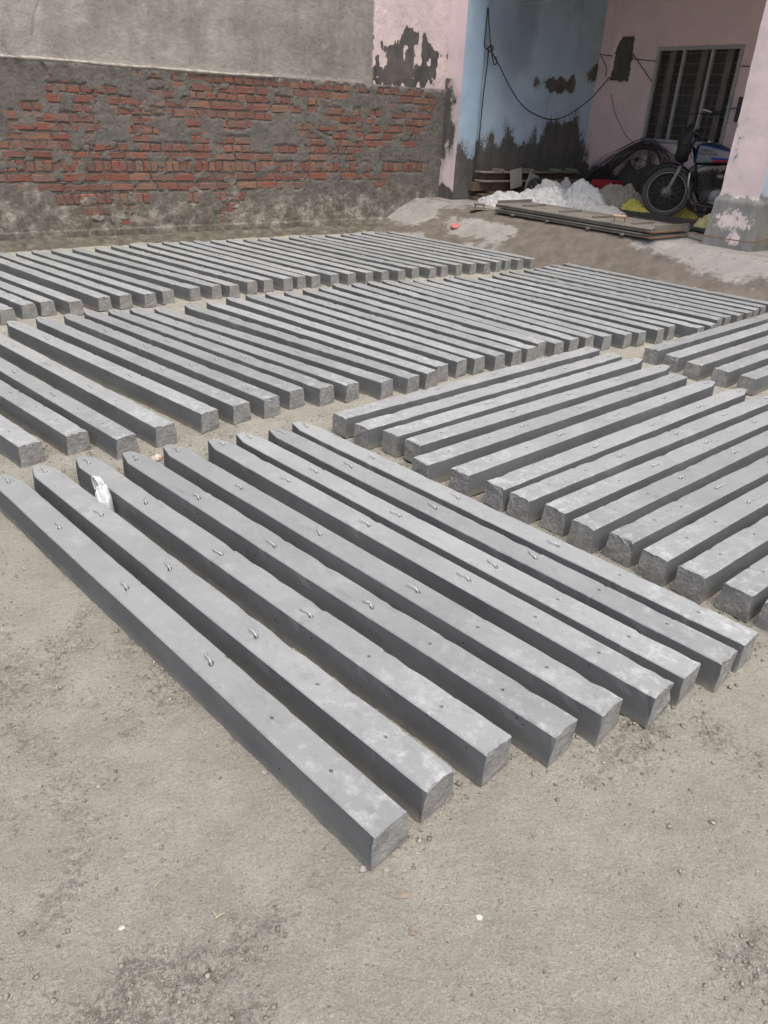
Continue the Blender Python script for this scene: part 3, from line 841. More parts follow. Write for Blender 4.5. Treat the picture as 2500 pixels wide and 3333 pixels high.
# faces of the pillar as one continuous skin: four sides around, flaring at the foot
zc = rr(0.3, 4.2, 0.02)
per = [(RA0, RB0), (RA1, RB0), (RA1, RB1), (RA0, RB1)]
def pillar_face(name, mat, k, fn):
    (a0, b0), (a1, b1) = per[k], per[(k + 1) % 4]
    L = math.hypot(a1 - a0, b1 - b0); nseg = max(2, int(L / 0.02))
    s = np.linspace(0, 1, nseg + 1)
    S, Zc = np.meshgrid(s, zc, indexing='ij')
    A_, B_ = a0 + (a1 - a0) * S, b0 + (b1 - b0) * S
    g = 1 + flare(A_ * 0 + 1.0, Zc) / 0.2
    ca, cb = (RA0 + RA1) / 2, (RB0 + RB1) / 2
    wob = (fbm(np.stack([A_ * 6, B_ * 6, Zc * 6], -1), 3, 89) - 0.5) * 0.02
    A2, B2 = ca + (A_ - ca) * (g + wob), cb + (B_ - cb) * (g + wob)
    P = A2[..., None] * AA + B2[..., None] * BB + Zc[..., None] * ZZ
    o = T.part(name, (P.reshape(-1, 3), grid_faces(nseg + 1, len(zc))), mat, smooth_shade=True)
    attr(o.data, "paint", fn(A_ if k % 2 == 0 else B_, Zc))
pillar_face("front_face", PIN2, 0, rp_front)
pillar_face("side_face", BLU2, 1, rp_side)
pillar_face("rear_face", BLU2, 2, rp_side)
pillar_face("side_face", BLU2, 3, rp_side)
rod = [AB(RA0 - .16, RB0 - .11, .515), AB(RA0 - .03, RB0 - .10, .50), AB(RA1 - .1, RB0 - .085, .50), AB(RA1 + .07, RB0 - .07, .505), AB(RA1 + .10, RB0 + .1, .52), AB(RA1 + .10, RB1 - .1, .53)]
RUST = plain("rusty_iron", (0.20, 0.115, 0.075), 0.85, 0.3, 0.2, 0.4, 30)
Thing("tie_wire", "rusty iron rod bent round the foot of the pink pillar", "wire", rod[0]).part("rod", tube(spline(rod, 4), 0.006, 6), RUST)
# roof over the porch (above the frame, keeps the porch in shade)
T = Thing("porch_roof", "concrete slab over the porch with an unseen storey added to shade the yard", "roof", AB(-5.5, 9.7, 3.3))
SLAB = plain("slab_concrete", (0.36, 0.35, 0.34))
T.part("slab", ab_box(-9.9, -0.8, 8.05, 11.5, 3.70, 3.762), SLAB)
T.part("shading_storey", ab_box(-9.39, -0.8, 8.05, 11.5, 3.765, 9.0), plain("shading_storey_paint", (0.55, 0.42, 0.42)))  # unseen storey added to shade the far rows of posts
T.part("front_beam", ab_box(-9.33, -0.8, 8.16, 8.46, 3.42, 3.698), SLAB)

# dark earth banked against the foot of the wall
eb = np.arange(-2.0, 7.2, 0.04); ea = np.arange(-9.75, -8.98, 0.04)
EA, EB = np.meshgrid(ea, eb, indexing='ij')
EZ = 0.085 * smooth(-9.25, -9.64, EA + (fbm(P3(EA * 3, EB * 3), 3, 97) - 0.5) * 0.25) + (fbm(P3(EA * 14, EB * 14), 3, 98) - 0.5) * 0.035 - 0.022
m = Mat("damp_earth", 0.97, 0.1); m.color(m.ramp(m.noise(9.0, 6, 0.7), (0.3, (0.07, 0.064, 0.052)), (0.55, (0.15, 0.137, 0.112)), (0.75, (0.27, 0.25, 0.21)))); m.bump(m.noise(40.0, 6, 0.75), 1.0, 0.02)
me = mesh("earth_bank", (EA[..., None] * AA + EB[..., None] * BB + EZ[..., None] * ZZ).reshape(-1, 3), grid_faces(len(ea), len(eb)), m.m, smooth_shade=True)
tag(link("earth_bank", me), kind="structure")

# ================================================================== CONCRETE POSTS
L_POST, H_POST, W_TOP, W_BOT = 2.37, 0.112, 0.107, 0.121
HOOKS = (0.75, 1.26, 1.77, 2.27)
HOLES = (0.21, 0.47)
def post_mesh(seed, blunt=False, detail=True):
    r = np.random.default_rng(seed)
    hx = [x + r.normal(0, 0.006) for x in HOOKS]; ho = [x + r.normal(0, 0.012) for x in HOLES]
    st = set(np.round([0, 0.004, 0.012, 0.03, 0.06], 4))
    st |= set(np.round(np.arange(0.10, L_POST - 0.12, 0.055 if detail else 0.11), 4))
    sh = L_POST - (0.012 if blunt else 0.105)
    st = {s for s in st if s < sh - 0.012} | {round(sh, 4), round((sh + L_POST) / 2, 4), L_POST}
    for x in hx + ho:
        st = {s for s in st if abs(s - x) > 0.02}
        st |= {round(x - 0.012, 4), round(x, 4), round(x + 0.012, 4)}
    st.add(round(sh, 4)) if all(abs(s - sh) > 0.004 for s in st) else None
    st = sorted(st)
    hy = r.normal(0, 0.006)
    ring_t = [-1.0, -0.93, -0.45, -0.2, 0.0, 0.2, 0.45, 0.93, 1.0]
    V = []
    ph = r.uniform(0, 100, 3)
    for x in st:
        t = 0.0 if x <= sh else (x - sh) / (L_POST - sh)
        k = 1 - t * (0.04 if blunt else 0.57)
        tw, bw = W_TOP / 2 * k, W_BOT / 2 * k
        lo = [(-bw, 0.0), (-bw + (bw - tw) * 0.33, H_POST * 0.33), (-bw + (bw - tw) * 0.66, H_POST * 0.66)]
        row = list(lo)
        row.append((-tw, H_POST - 0.0035))
        for u in ring_t[1:-1]: row.append((tw * u + (hy if abs(u) < 0.3 else 0) * (1 - abs(u)), H_POST))
        row.append((tw, H_POST - 0.0035))
        row += [(-p[0], p[1]) for p in lo[::-1]]
        V.append([(x, y, z) for y, z in row])
    V = np.array(V)                      # stations x ring x 3
    ns, nr = V.shape[:2]
    n = (fbm(V * 5 + ph, 3, seed) - 0.5); n2 = fbm(V * [40, 40, 40] + ph, 2, seed + 5) - 0.5
    V[..., 1] += n * 0.0032 + n2 * 0.0016
    V[..., 2] += (n2 * 0.002 + (fbm(V * [2, 6, 0] + ph, 2, seed + 9) - 0.5) * 0.0022) * (V[..., 2] > 0.03)
    # nibbled arrises
    for j in (3, 4, 10, 11):
        chip = np.maximum(0, vnoise(V[:, j] * [60, 1, 1] + ph, seed + 3) - 0.62) * 0.016
        V[:, j, 2] -= chip; V[:, j, 1] -= np.sign(V[:, j, 1]) * chip * 0.7
    # ragged butt
    e = r.normal(0, 0.0019, (nr, 3)); V[0] += e; V[1] += e * [0.5, 0.8, 0.8] * r.uniform(0.3, 1.3, (nr, 1))
    V[0, :, 1] *= 0.985
    # sockets: the hook sockets and two open holes, sunk into the top
    ic = 3 + 4
    for x in hx + ho:
        i = st.index(round(x, 4)); big = x in hx
        V[i, ic, 2] -= 0.05 if big else 0.055
        for q in (ic - 1, ic + 1):
            V[i, q, 1] = V[i, ic, 1] + (V[i, q, 1] - V[i, ic, 1]) * (0.95 if big else 0.6)
        if not big:
            for di in (-1, 1): V[i + di, ic, 0] = V[i, ic, 0] + di * 0.008
    top_z = float(V[..., 2].max())
    F = []; FM = []
    for i in range(ns - 1):
        for k in range(nr - 1):
            F.append((i * nr + k, i * nr + k + 1, (i + 1) * nr + k + 1, (i + 1) * nr + k))
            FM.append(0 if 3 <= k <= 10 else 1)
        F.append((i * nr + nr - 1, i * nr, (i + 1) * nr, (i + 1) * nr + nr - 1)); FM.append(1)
    # butt face: fan over a roughened middle row so that it is not one flat sheet
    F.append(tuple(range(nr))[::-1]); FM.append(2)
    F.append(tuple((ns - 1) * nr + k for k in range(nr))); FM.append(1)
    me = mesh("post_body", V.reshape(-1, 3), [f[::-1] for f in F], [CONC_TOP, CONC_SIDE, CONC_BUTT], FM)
    return me, hx, hy, [float(V[st.index(round(x, 4)) + 1, ic, 2]) for x in hx]

def hook_mesh(seed):
    r = np.random.default_rng(seed)
    s = r.uniform(0.72, 0.98)
    pts = [(-0.006, 0, -0.014), (0.0, 0, 0.002), (0.008 * s, 0.001, 0.0095), (0.022 * s, r.normal(0, .002), 0.0125), (0.040 * s, r.normal(0, .003), 0.0130), (0.060 * s, r.normal(0, .005), 0.0110)]
    v, f = tube(spline(pts, 3), 0.0022, 6)
    return mesh("wire_hook", v, f, WIRE, smooth_shade=True)
HOOKM = [hook_mesh(i) for i in range(5)]
BODIES = {}
def body(key, blunt, detail):
    if key not in BODIES: BODIES[key] = post_mesh(key, blunt, detail)
    return BODIES[key]

ORD = ["first", "second", "third", "fourth", "fifth", "sixth", "seventh", "eighth", "ninth", "tenth", "eleventh", "twelfth", "thirteenth", "fourteenth",
       "fifteenth", "sixteenth", "seventeenth", "eighteenth", "nineteenth", "twentieth"]
def ordinal(i):
    if i <= 20: return ORD[i - 1]
    return {20: "twenty-", 30: "thirty-"}[i // 10 * 10] + ORD[i % 10 - 1] if i % 10 else {30: "thirtieth"}[i]

POST_N = [0]
def place_post(bx, by, ang, label, group, key, blunt=False, detail=True, tilt=0.0, dz=0.0):
    """bx,by: middle of the butt; ang: direction butt -> pointed end"""
    me, hx, hy, hz = body(key, blunt, detail)
    o = bpy.data.objects.new("concrete_post", None); COL.objects.link(o)
    o.empty_display_size = 0.1
    o.location = (bx, by, -0.004 + dz); o.rotation_euler = (0, 0, ang)
    tag(o, label, "post", group)
    link("post_body", me, o)
    r = random.Random(key * 77 + POST_N[0]); POST_N[0] += 1
    for k, x in enumerate(hx):
        h = link("wire_hook", HOOKM[r.randrange(5)], o, (x - 0.002, hy * 0.9, hz[k] - 0.003))
        h.rotation_euler = (0, r.uniform(-.12, .1), r.uniform(-.22, .22))
    return o

ROW_A = [((1219,2722),(1325,2629),None),((1386,2572),(1486,2499),(98,1512)),((1585,2454),(1665,2392),(247,1489)),
((1809,2396),(1879,2342),(398,1473)),((1965,2326),(2031,2273),(533,1452)),((2137,2269),(2200,2228),(681,1433)),
((2230,2205),(2293,2160),(788,1420)),((2354,2158),(2403,2120),(890,1403)),((2425,2096),(2476,2068),(972,1384))]
ROW_B = [((60,1452),(139,1438),None),((215,1416),(285,1400),None),((378,1427),(451,1416),None),((507,1390),(571,1376),None),
((655,1344),(711,1332),(25,1046)),((760,1319),(809,1305),(120,1034)),((861,1299),(916,1292),(216,1026)),((945,1273),(996,1266),(280,1014)),
((1043,1263),(1088,1252),(355,1009)),((1129,1252),(1174,1242),(425,1004)),((1243,1243),(1286,1236),(512,1005)),((1329,1229),(1366,1220),(605,993)),
((1390,1213),(1430,1202),(677,983)),((1425,1192),(1461,1183),(734,966)),((1489,1175),(1528,1167),(800,958)),((1547,1166),(1582,1157),(861,951)),
((1615,1157),(1651,1149),(926,948)),((1671,1144),(1707,1137),(986,940)),((1719,1134),(1752,1127),(1037,934)),((1752,1116),(1784,1110),(1084,924)),
((1809,1116),(1842,1106),(1142,921)),((1858,1104),(1890,1097),(1194,915)),((1910,1097),(1942,1089),(1245,912)),((1967,1094),(1999,1086),(1296,910)),
((2036,1088),(2066,1082),(1351,911)),((2082,1082),(2112,1076),(1399,908)),((2143,1073),(2171,1065),(1445,902)),((2181,1062),(2208,1056),(1488,899)),
((2274,1066),(2294,1060),(1562,901)),((2315,1057),(2333,1051),(1606,895)),((2337,1039),(2354,1034),(1635,887)),((2364,1031),(2383,1027),(1669,883)),
((2405,1025),(2422,1020),(1714,878)),((2435,1017),(2450,1011),(1746,874)),((2457,1007),(2472,1002),(1775,868)),((2481,998),(2497,993),(1804,863)),((2513,990),(2528,985),(1839,857))]
ROW_C = [((-2,1008),(44,1003),None),((69,991),(112,987),None),((131,982),(175,978),None),((225,981),(265,976),None),((319,968),(359,964),None),((389,961),(428,955),None),
((470,956),(506,951),(38,815)),((529,946),(563,942),(87,809)),((618,937),(651,933),(154,807)),((689,931),(722,927),(225,804)),((747,929),(777,921),(295,800)),
((806,917),(837,913),(353,795)),((859,911),(889,907),(416,792)),((924,906),(953,901),(479,790)),((969,900),(995,896),(532,787)),((1015,898),(1042,894),(584,784)),
((1078,893),(1104,889),(639,785)),((1133,890),(1160,886),(688,781)),((1191,886),(1218,882),(744,780)),((1243,884),(1267,882),(799,778)),((1297,880),(1321,877),(843,776)),
((1343,872),(1366,869),(888,772)),((1399,872),(1422,869),(942,770)),((1438,866),(1460,864),(979,768)),((1487,861),(1507,860),(1026,769)),((1533,858),(1553,857),(1070,765)),
((1578,857),(1599,856),(1117,763)),((1616,851),(1636,850),(1157,762)),((1647,846),(1665,845),(1193,758)),((1688,845),(1708,843),(1232,756)),((1729,842),(1746,841),(1269,754))]
ROW_D = [((1084,1340),(1120,1358),(1919,1123)),((1155,1374),(1191,1391),(1982,1145)),((1247,1397),(1290,1420),(2070,1163)),((1320,1425),(1367,1448),(2160,1185)),
((1344,1485),(1388,1509),(2187,1213)),((1469,1519),(1528,1548),(2310,1234)),((1583,1562),(1646,1590),(2415,1258)),((1662,1598),(1721,1626),None),
((1775,1636),(1831,1663),None),((1863,1688),(1931,1721),None),((1987,1728),(2053,1767),None),((2091,1785),(2166,1823),None),((2211,1837),(2292,1883),None),((2358,1893),(2446,1938),None),((2490,1950),(2590,1990),None)]
ROW_E = [((2101,1128),(2143,1137),(2500,1016)),((2166,1151),(2212,1159),None),((2235,1175),(2277,1188),None),((2324,1195),(2371,1206),None),((2410,1218),(2462,1233),None)]

def lay_row(row, side, dflt, label, group, key0, nvar, detail, blunts=(), extra=None):
    angs = []
    for i, (p, q, t) in enumerate(row):
        P = PZ(*p, H_POST)[:2]
        if t is not None:
            Tp = PZ(*t, H_POST)[:2]
            inset = W_TOP / 2 - (W_TOP / 2 * 0.43 if (i not in blunts) else W_TOP / 2)
            d = Tp - P
            an = math.atan2(d[1], d[0])
            an += side * inset / L_POST            # the tip corner lies inside the post's edge line
        else: an = None
        angs.append(an)
    known = [a for a in angs if a is not None]
    for i, (p, q, t) in enumerate(row):
        an = angs[i]
        if an is None:
            an = dflt(i) if callable(dflt) else R(dflt)
            an += R(random.uniform(-.5, .5))
        P = PZ(*p, H_POST)[:2]
        # p is the arris on one side of the butt; the axis lies half a width over (side=+1: to the right of the heading)
        nrm = np.array([math.sin(an), -math.cos(an)]) * side
        c = P + nrm * W_TOP / 2
        place_post(c[0], c[1], an, label(i), group, key0 + (i % nvar), i in blunts, detail)

def labA(i):
    if i == 0: return "nearest grey concrete post, leftmost of the front row, its butt end closest to camera"
    return "%s grey concrete post from the left in the front row nearest the camera" % ordinal(i + 1)
lay_row(ROW_A, 1, 135.2, labA, "concrete posts in the front row", 1000, 9, True)
lay_row(ROW_B, 1, 137.9, lambda i: "%s grey concrete post from the left in the long middle row" % ordinal(i + 1), "concrete posts in the middle row", 2000, 10, True)
lay_row(ROW_C, 1, 139.2, lambda i: "%s grey concrete post from the left in the back row below the brick wall" % ordinal(i + 1), "concrete posts in the back row", 3000, 10, False)
lay_row(ROW_D, 1, lambda i: R(42.0 - 0.10 * (i - 7)), lambda i: "%s grey concrete post counted from the back in the right-hand crosswise row" % ordinal(i + 1), "concrete posts in the right-hand crosswise row", 4000, 15, True, blunts=(0, 1, 4))
lay_row(ROW_E, 1, 43.0, lambda i: "%s grey concrete post from the back in the small group at the right edge" % ordinal(i + 1), "concrete posts at the right edge", 5000, 5, True, blunts=(0, 1, 2, 3, 4))

# ================================================================== LOOSE MATERIAL ON THE GROUND
def crumbs(n, spots, seed):
    r = np.random.default_rng(seed)
    pts = []
    while len(pts) < n:
        m_ = 4000
        x = r.uniform(-2.2, 2.6, m_); y = r.uniform(0.55, 4.2, m_)
        k = r.random(m_) < (0.05 + clod_mask(x, y) * 0.9)
        pts += list(zip(x[k], y[k]))
    pts = pts[:n]
    sz = list(np.clip(r.lognormal(-5.95, 0.5, n), 0.0011, 0.010))
    for (x, y, sp, k, s) in spots:
        for _ in range(k):
            pts.append((x + r.normal(0, sp), y + r.normal(0, sp))); sz.append(float(np.clip(r.lognormal(-5.45, 0.55), 0.0012, 0.016) * s))
    pts = np.array(pts); sz = np.array(sz); N = len(pts)
    z = ground_z(pts[:, 0], pts[:, 1])
    base = np.array([(1, 0, 0), (-1, 0, 0), (0, 1, 0), (0, -1, 0), (0, 0, 1), (0, 0, -1)], float)
    bf = np.array([(0, 2, 4), (2, 1, 4), (1, 3, 4), (3, 0, 4), (2, 0, 5), (1, 2, 5), (3, 1, 5), (0, 3, 5)])
    J = base[None] * r.uniform(0.6, 1.3, (N, 6, 1)) + r.normal(0, 0.16, (N, 6, 3))
    J *= sz[:, None, None] * np.array([1, 1, 0.72])
    th = r.uniform(0, 6.28, N); c, s = np.cos(th)[:, None], np.sin(th)[:, None]
    Q = np.stack([J[..., 0] * c - J[..., 1] * s, J[..., 0] * s + J[..., 1] * c, J[..., 2]], -1)
    Q += np.stack([pts[:, 0], pts[:, 1], z + sz * 0.25], -1)[:, None]
    F = (bf[None] + (np.arange(N) * 6)[:, None, None]).reshape(-1, 3)
    return mesh("loose_gravel", Q.reshape(-1, 3), F, CRUMB)
spots = []
for row in (ROW_A, ROW_B[:22], ROW_D):
    for p, q, t in row:
        for w in (0.3, 0.8):
            P = PZ(p[0] + (q[0] - p[0]) * w, p[1] + (q[1] - p[1]) * w, 0.0)
            off = 0.03
            spots.append((P[0] + off * (0.7 if row is not ROW_D else -0.7), P[1] - off * 0.7, 0.045, 26, 0.75))
for i in range(20):
    P = PZ(random.uniform(0, 700), 1500 + random.uniform(-40, 60), 0); spots.append((P[0], P[1], 0.08, 14, 0.8))
o = link("loose_gravel", crumbs(26000, spots, 4))
tag(o, "grey brown grit and concrete crumbs scattered over the sandy yard", "gravel", kind="stuff")

def stone(name, label, cat, px, py, size, mat, seed, flat=0.5, elong=1.0):
    r = np.random.default_rng(seed)
    P = PZ(px, py, 0.0); z = float(ground_z(np.array([P[0]]), np.array([P[1]]))[0])
    v, f = [], []
    n1, n2 = 7, 10
    for i in range(n1):
        ph = math.pi * i / (n1 - 1)
        for k in range(n2):
            th = 2 * math.pi * k / n2
            v.append((math.sin(ph) * math.cos(th), math.sin(ph) * math.sin(th), math.cos(ph)))
    v = np.array(v); v *= (0.45 + 1.1 * fbm(v * 1.9 + seed, 3, seed))[:, None]
    v *= np.array([elong, 1, flat]) * size
    for i in range(n1 - 1):
        for k in range(n2):
            f.append((i * n2 + k, (i + 1) * n2 + k, (i + 1) * n2 + (k + 1) % n2, i * n2 + (k + 1) % n2))
    o = link(name, mesh(name, v, f, mat), None, (P[0], P[1], z + size * flat * 0.45), r.uniform(0, 3))
    tag(o, label, cat); return o
CHIP = plain("brown_stone", (0.24, 0.205, 0.165), 0.9, 0.2, 0, 0.3, 60)
GREYST = plain("grey_stone", (0.33, 0.32, 0.30), 0.9, 0.2, 0, 0.3, 60)
WHITE = plain("white_scrap", (0.50, 0.49, 0.45), 0.7, 0.3, 0, 0.1, 30)
stone("stone_chip", "flat brown stone chip on the sand below the nearest post", "stone", 1312, 2908, 0.011, CHIP, 3, 0.35, 1.6)
stone("pebble", "grey pebble against the nearest corner of the nearest post", "stone", 1182, 2828, 0.009, GREYST, 5, 0.8)
stone("pebble", "small pale pebble on the sand right of the nearest post's corner", "stone", 1255, 2829, 0.006, GREYST, 6, 0.7)
stone("pebble", "pebble at the foot of the nearest post's left side", "stone", 860, 2515, 0.007, GREYST, 8, 0.7)
stone("pebble", "rounded stone lying in the sand at the bottom right", "stone", 1345, 3030, 0.009, CHIP, 9, 0.6)
stone("white_chip", "bright white chip on the sand right of the brown stone chip", "scrap", 1562, 2980, 0.0065, WHITE, 10, 0.35, 1.2)
stone("white_chip", "small white shell-like chip on the sand at lower left", "scrap", 395, 3015, 0.005, WHITE, 12, 0.3, 1.3)
stone("white_chip", "tiny pale chip on the sand at middle left", "scrap", 320, 2560, 0.003, WHITE, 13, 0.4, 1.3)
# straw
STRAW = plain("dry_straw", (0.55, 0.45, 0.27), 0.8)
for i, (px, py, an, L) in enumerate(((700, 2985, 0.6, .022), (705, 2980, 2.3, .018), (502, 2885, 1.0, .02))):
    P = PZ(px, py, 0); z = float(ground_z(np.array([P[0]]), np.array([P[1]]))[0]) + .004
    d = np.array([math.cos(an), math.sin(an), 0.05]) * L
    o = link("straw", mesh("straw", *tube([P * [1, 1, 0] + [0, 0, z], P * [1, 1, 0] + [0, 0, z] + d * .5 + [0, 0, .002], P * [1, 1, 0] + [0, 0, z] + d], 0.0009, 5), STRAW))
    tag(o, ("dry straw stalk crossing another on the lower left sand", "shorter dry straw stalk of the crossed pair on the lower left sand", "single dry straw stalk on the left sand")[i], "straw")

# crumpled sheets and sacks: a folded skin over a lump
def crumple(lx, ly, lz, seed, n=72, peak=None, fold=0.5, skirt=0.25):
    u = np.linspace(-1, 1, n); U, V = np.meshgrid(u, u, indexing='ij')
    # square -> disc
    X_ = U * np.sqrt(1 - V * V / 2); Y_ = V * np.sqrt(1 - U * U / 2)
    r = np.hypot(X_, Y_)
    an = np.arctan2(Y_, X_)
    w = 1 + 0.28 * (fbm(P3(np.cos(an) * 1.6, np.sin(an) * 1.6), 3, seed) - 0.5) * 2
    rid = lambda s, k: 1 - np.abs(fbm(P3(X_ * k + 5, Y_ * k * (ly / max(lx, 1e-6)) + 9), 3, s) * 2 - 1)
    h = np.clip(1 - r ** 2, 0, 1) ** (0.5 + skirt)
    f = fold * (0.62 * rid(seed + 3, 2.2) ** 3 + 0.45 * rid(seed + 7, 4.7) ** 3 + 0.22 * rid(seed + 11, 9.5) ** 2)
    wx = (fbm(P3(X_ * 3, Y_ * 3, 5.1), 3, seed + 31) - 0.5) * 0.9; wy = (fbm(P3(X_ * 3, Y_ * 3, 8.2), 3, seed + 33) - 0.5) * 0.9
    ca, sa = math.cos(seed * 1.3), math.sin(seed * 1.3)
    Xr, Yr = (X_ + wx * 0.6) * ca + (Y_ + wy * 0.6) * sa, -(X_ + wx * 0.6) * sa + (Y_ + wy * 0.6) * ca
    cre = lambda k, s_: np.abs(fbm(P3(Xr * k, Yr * k * 0.38, 2.2), 1, seed + s_) * 2 - 1)
    crs = 0.55 * cre(3.4, 41) + 0.28 * cre(7.0, 43) + 0.08 * cre(13.0, 47)
    Zc = lz * (h * (1 - fold * 0.75) + h * f * 0.9 + np.sqrt(h) * fold * (crs * 1.15 - 0.22))
    for (px, py, pr, ph) in (peak or []):
        dx, dy = X_ - px, Y_ - py
        th = np.arctan2(dy, dx)
        fold_r = 0.72 + 0.55 * (1 - np.abs(fbm(P3(np.cos(th) * 2.3 + 4, np.sin(th) * 2.3, 1.7), 3, seed + 17) * 2 - 1)) ** 2
        d = np.hypot(dx, dy) / (pr * fold_r)
        Zc = np.maximum(Zc, Zc * 0.6 + (ph + lz * 0.35) * np.clip(1 - d ** 1.7, 0, 1) * (0.78 + 0.14 * rid(seed + 19, 5) + 0.28 * crs))
    for _ in range(1):
        q = np.pad(Zc, 1, mode='edge'); Zc = (q[:-2, 1:-1] + q[2:, 1:-1] + q[1:-1, :-2] + q[1:-1, 2:] + 2 * q[1:-1, 1:-1]) / 6
    sw = (fbm(P3(X_ * 5, Y_ * 5, 3.0), 3, seed + 20) - 0.5) * 0.12
    Pv = np.stack([(X_ * w + sw) * lx, (Y_ * w - sw) * ly, np.maximum(Zc, 0) + 0.004], -1)
    top = Pv.reshape(-1, 3)
    F = [tuple(q) for q in grid_faces(n, n)]
    # underside
    bot = top.copy(); bot[:, 2] = 0.0
    nb_ = len(top)
    F += [tuple(i + nb_ for i in q[::-1]) for q in F]
    rim = [i * n for i in range(n)] + [(n - 1) * n + j for j in range(1, n)] + [i * n + n - 1 for i in range(n - 2, -1, -1)] + [j for j in range(n - 2, 0, -1)]
    for a, b in zip(rim, rim[1:] + rim[:1]): F.append((a, b, b + nb_, a + nb_))
    return np.concatenate([top, bot]), F

def sheet_mat(name, col, rough=0.55, spec=0.35, dirt=(0.3, 0.28, 0.25), amt=0.5, bump=0.35):
    m = Mat(name, rough, spec)
    c = np.array(col)
    b = m.ramp(m.noise(5.0, 5, 0.6), (0.3, tuple(c * 0.85)), (0.7, tuple(np.minimum(c * 1.05, 1))))
    b = m.mix(m.ramp(m.noise(7.0, 6, 0.7), (0.5, 0.0), (0.75, amt)), b, dirt)
    m.color(b); m.bump(m.noise(22.0, 5, 0.7, None, 1.0), bump, 0.012)
    return m.m
SHEET = sheet_mat("white_poly_sheet", (0.60, 0.605, 0.60), amt=0.6, bump=0.25)
SHEET2 = sheet_mat("grey_poly_sheet", (0.58, 0.57, 0.55), amt=0.5)
BEIGE = sheet_mat("dirty_woven_sack", (0.46, 0.43, 0.36), 0.8, 0.2, (0.22, 0.19, 0.15), 0.7)
YELLOW = sheet_mat("yellow_woven_sack", (0.66, 0.58, 0.12), 0.7, 0.25, (0.35, 0.32, 0.15), 0.5)

def lump_thing(name, label, cat, a, b, z, rz, dims, seed, mat, **kw):
    P = AB(a, b, z)
    n = max(16, int(round(2.2 * max(dims[0], dims[1]) / 0.042)))
    v, f = crumple(*dims, seed, n=n, **kw)
    r = np.random.default_rng(seed); k = n * n; cell = 2 * min(dims[0], dims[1]) / n
    h = v[:k, 2:3] / (dims[2] + 1e-6)
    v[:k] += r.normal(0, 1, (k, 3)) * [cell * 0.30, cell * 0.30, 0] + r.normal(0, 1, (k, 1)) * np.array([[0, 0, 1.0]]) * dims[2] * 0.055 * np.clip(h * 1.5, 0, 1)
    v[:k, 2] = np.maximum(v[:k, 2], 0.003)
    g = []
    for q in f:                                   # creases run both ways across the cells
        g += [q] if len(q) == 3 else ([(q[0], q[1], q[2]), (q[0], q[2], q[3])] if r.random() < 0.5 else [(q[0], q[1], q[3]), (q[1], q[2], q[3])])
    o = link(name, mesh(name, v, g, mat, smooth_shade=False), None, P, rz)
    tag(o, label, cat); return o
bR = WALL_RZ
lump_thing("plastic_sheet", "crumpled white plastic sheet trailing left on the porch floor beside the blue pillar", "plastic sheet", -8.45, 8.45, HP, R(-62), (0.55, 0.30, 0.17), 201, SHEET, fold=0.6, peak=[(0.2, 0.1, 0.6, 0.04), (-0.35, 0, 0.4, -0.02)])
lump_thing("plastic_sheet", "heap of crumpled white plastic behind the middle of the mould table", "plastic sheet", -8.02, 8.72, HP, R(-50), (0.48, 0.34, 0.27), 205, SHEET, fold=0.6, peak=[(0.1, 0.2, 0.55, 0.03), (-0.5, -0.1, 0.4, 0.0), (0.55, -0.2, 0.35, 0.0)])
lump_thing("plastic_sheet", "puffed white plastic bundle right behind the mould table, in front of the standing sack", "plastic sheet", -7.72, 8.58, HP, R(-60), (0.30, 0.24, 0.22), 209, SHEET, fold=0.35)
lump_thing("plastic_sheet", "grey translucent sheet draped behind the white heap", "plastic sheet", -8.28, 9.2, HP, R(-40), (0.42, 0.34, 0.32), 213, SHEET2, fold=0.5)
lump_thing("white_sack", "white sack standing up in a tall peak on the porch", "sack", -7.72, 9.28, HP, R(-50), (0.40, 0.34, 0.24), 217, SHEET, fold=0.55, peak=[(-0.25, 0.05, 0.70, 0.20), (0.30, 0.1, 0.6, 0.08)])
lump_thing("white_sack", "smaller pale sack tip poking up beside the wire coil", "sack", -8.55, 9.78, HP, R(-30), (0.22, 0.2, 0.2), 221, SHEET2, fold=0.5, peak=[(0, 0, 0.7, 0.2)])
lump_thing("plastic_sheet", "flat pale plastic lying right of the white heap, against the steel bars", "plastic sheet", -7.30, 9.1, HP, R(-50), (0.44, 0.30, 0.13), 225, SHEET2, fold=0.7)
lump_thing("dirty_sack", "dirty beige woven sack lying in front of the red box", "sack", -7.75, 10.05, HP, R(-28), (0.46, 0.32, 0.33), 229, BEIGE, fold=0.4)
PRINTED = lump_thing("yellow_sack", "yellow printed sack under the motorcycle front wheel", "sack", -7.18, 9.78, HP, R(-45), (0.26, 0.16, 0.15), 233, YELLOW, fold=0.6, peak=[(-0.3, 0, 0.6, 0.09)])
lump_thing("yellow_sack", "thin yellow sack spread flat behind the motorcycle front wheel", "sack", -6.85, 10.35, HP, R(-45), (0.30, 0.16, 0.10), 235, YELLOW, fold=0.6)
lump_thing("yellow_sack", "pale yellow sack slumped against the left of the pink pillar", "sack", -5.62, 9.28, HP, R(-45), (0.25, 0.20, 0.20), 237, sheet_mat("faded_yellow_sack", (0.60, 0.56, 0.26), 0.7, 0.25, (0.6, 0.58, 0.5), 0.8), fold=0.5)
lump_thing("yellow_sack", "bright yellow sack behind the right side of the pink pillar", "sack", -4.22, 8.62, HP, R(-45), (0.24, 0.2, 0.24), 241, YELLOW, fold=0.6)
lump_thing("green_sheet", "scrap of green sheet behind the yellow sack at the right edge", "sheet", -4.05, 9.05, HP, R(-45), (0.22, 0.2, 0.42), 245, sheet_mat("green_sheet", (0.05, 0.22, 0.08), 0.6), fold=0.5)
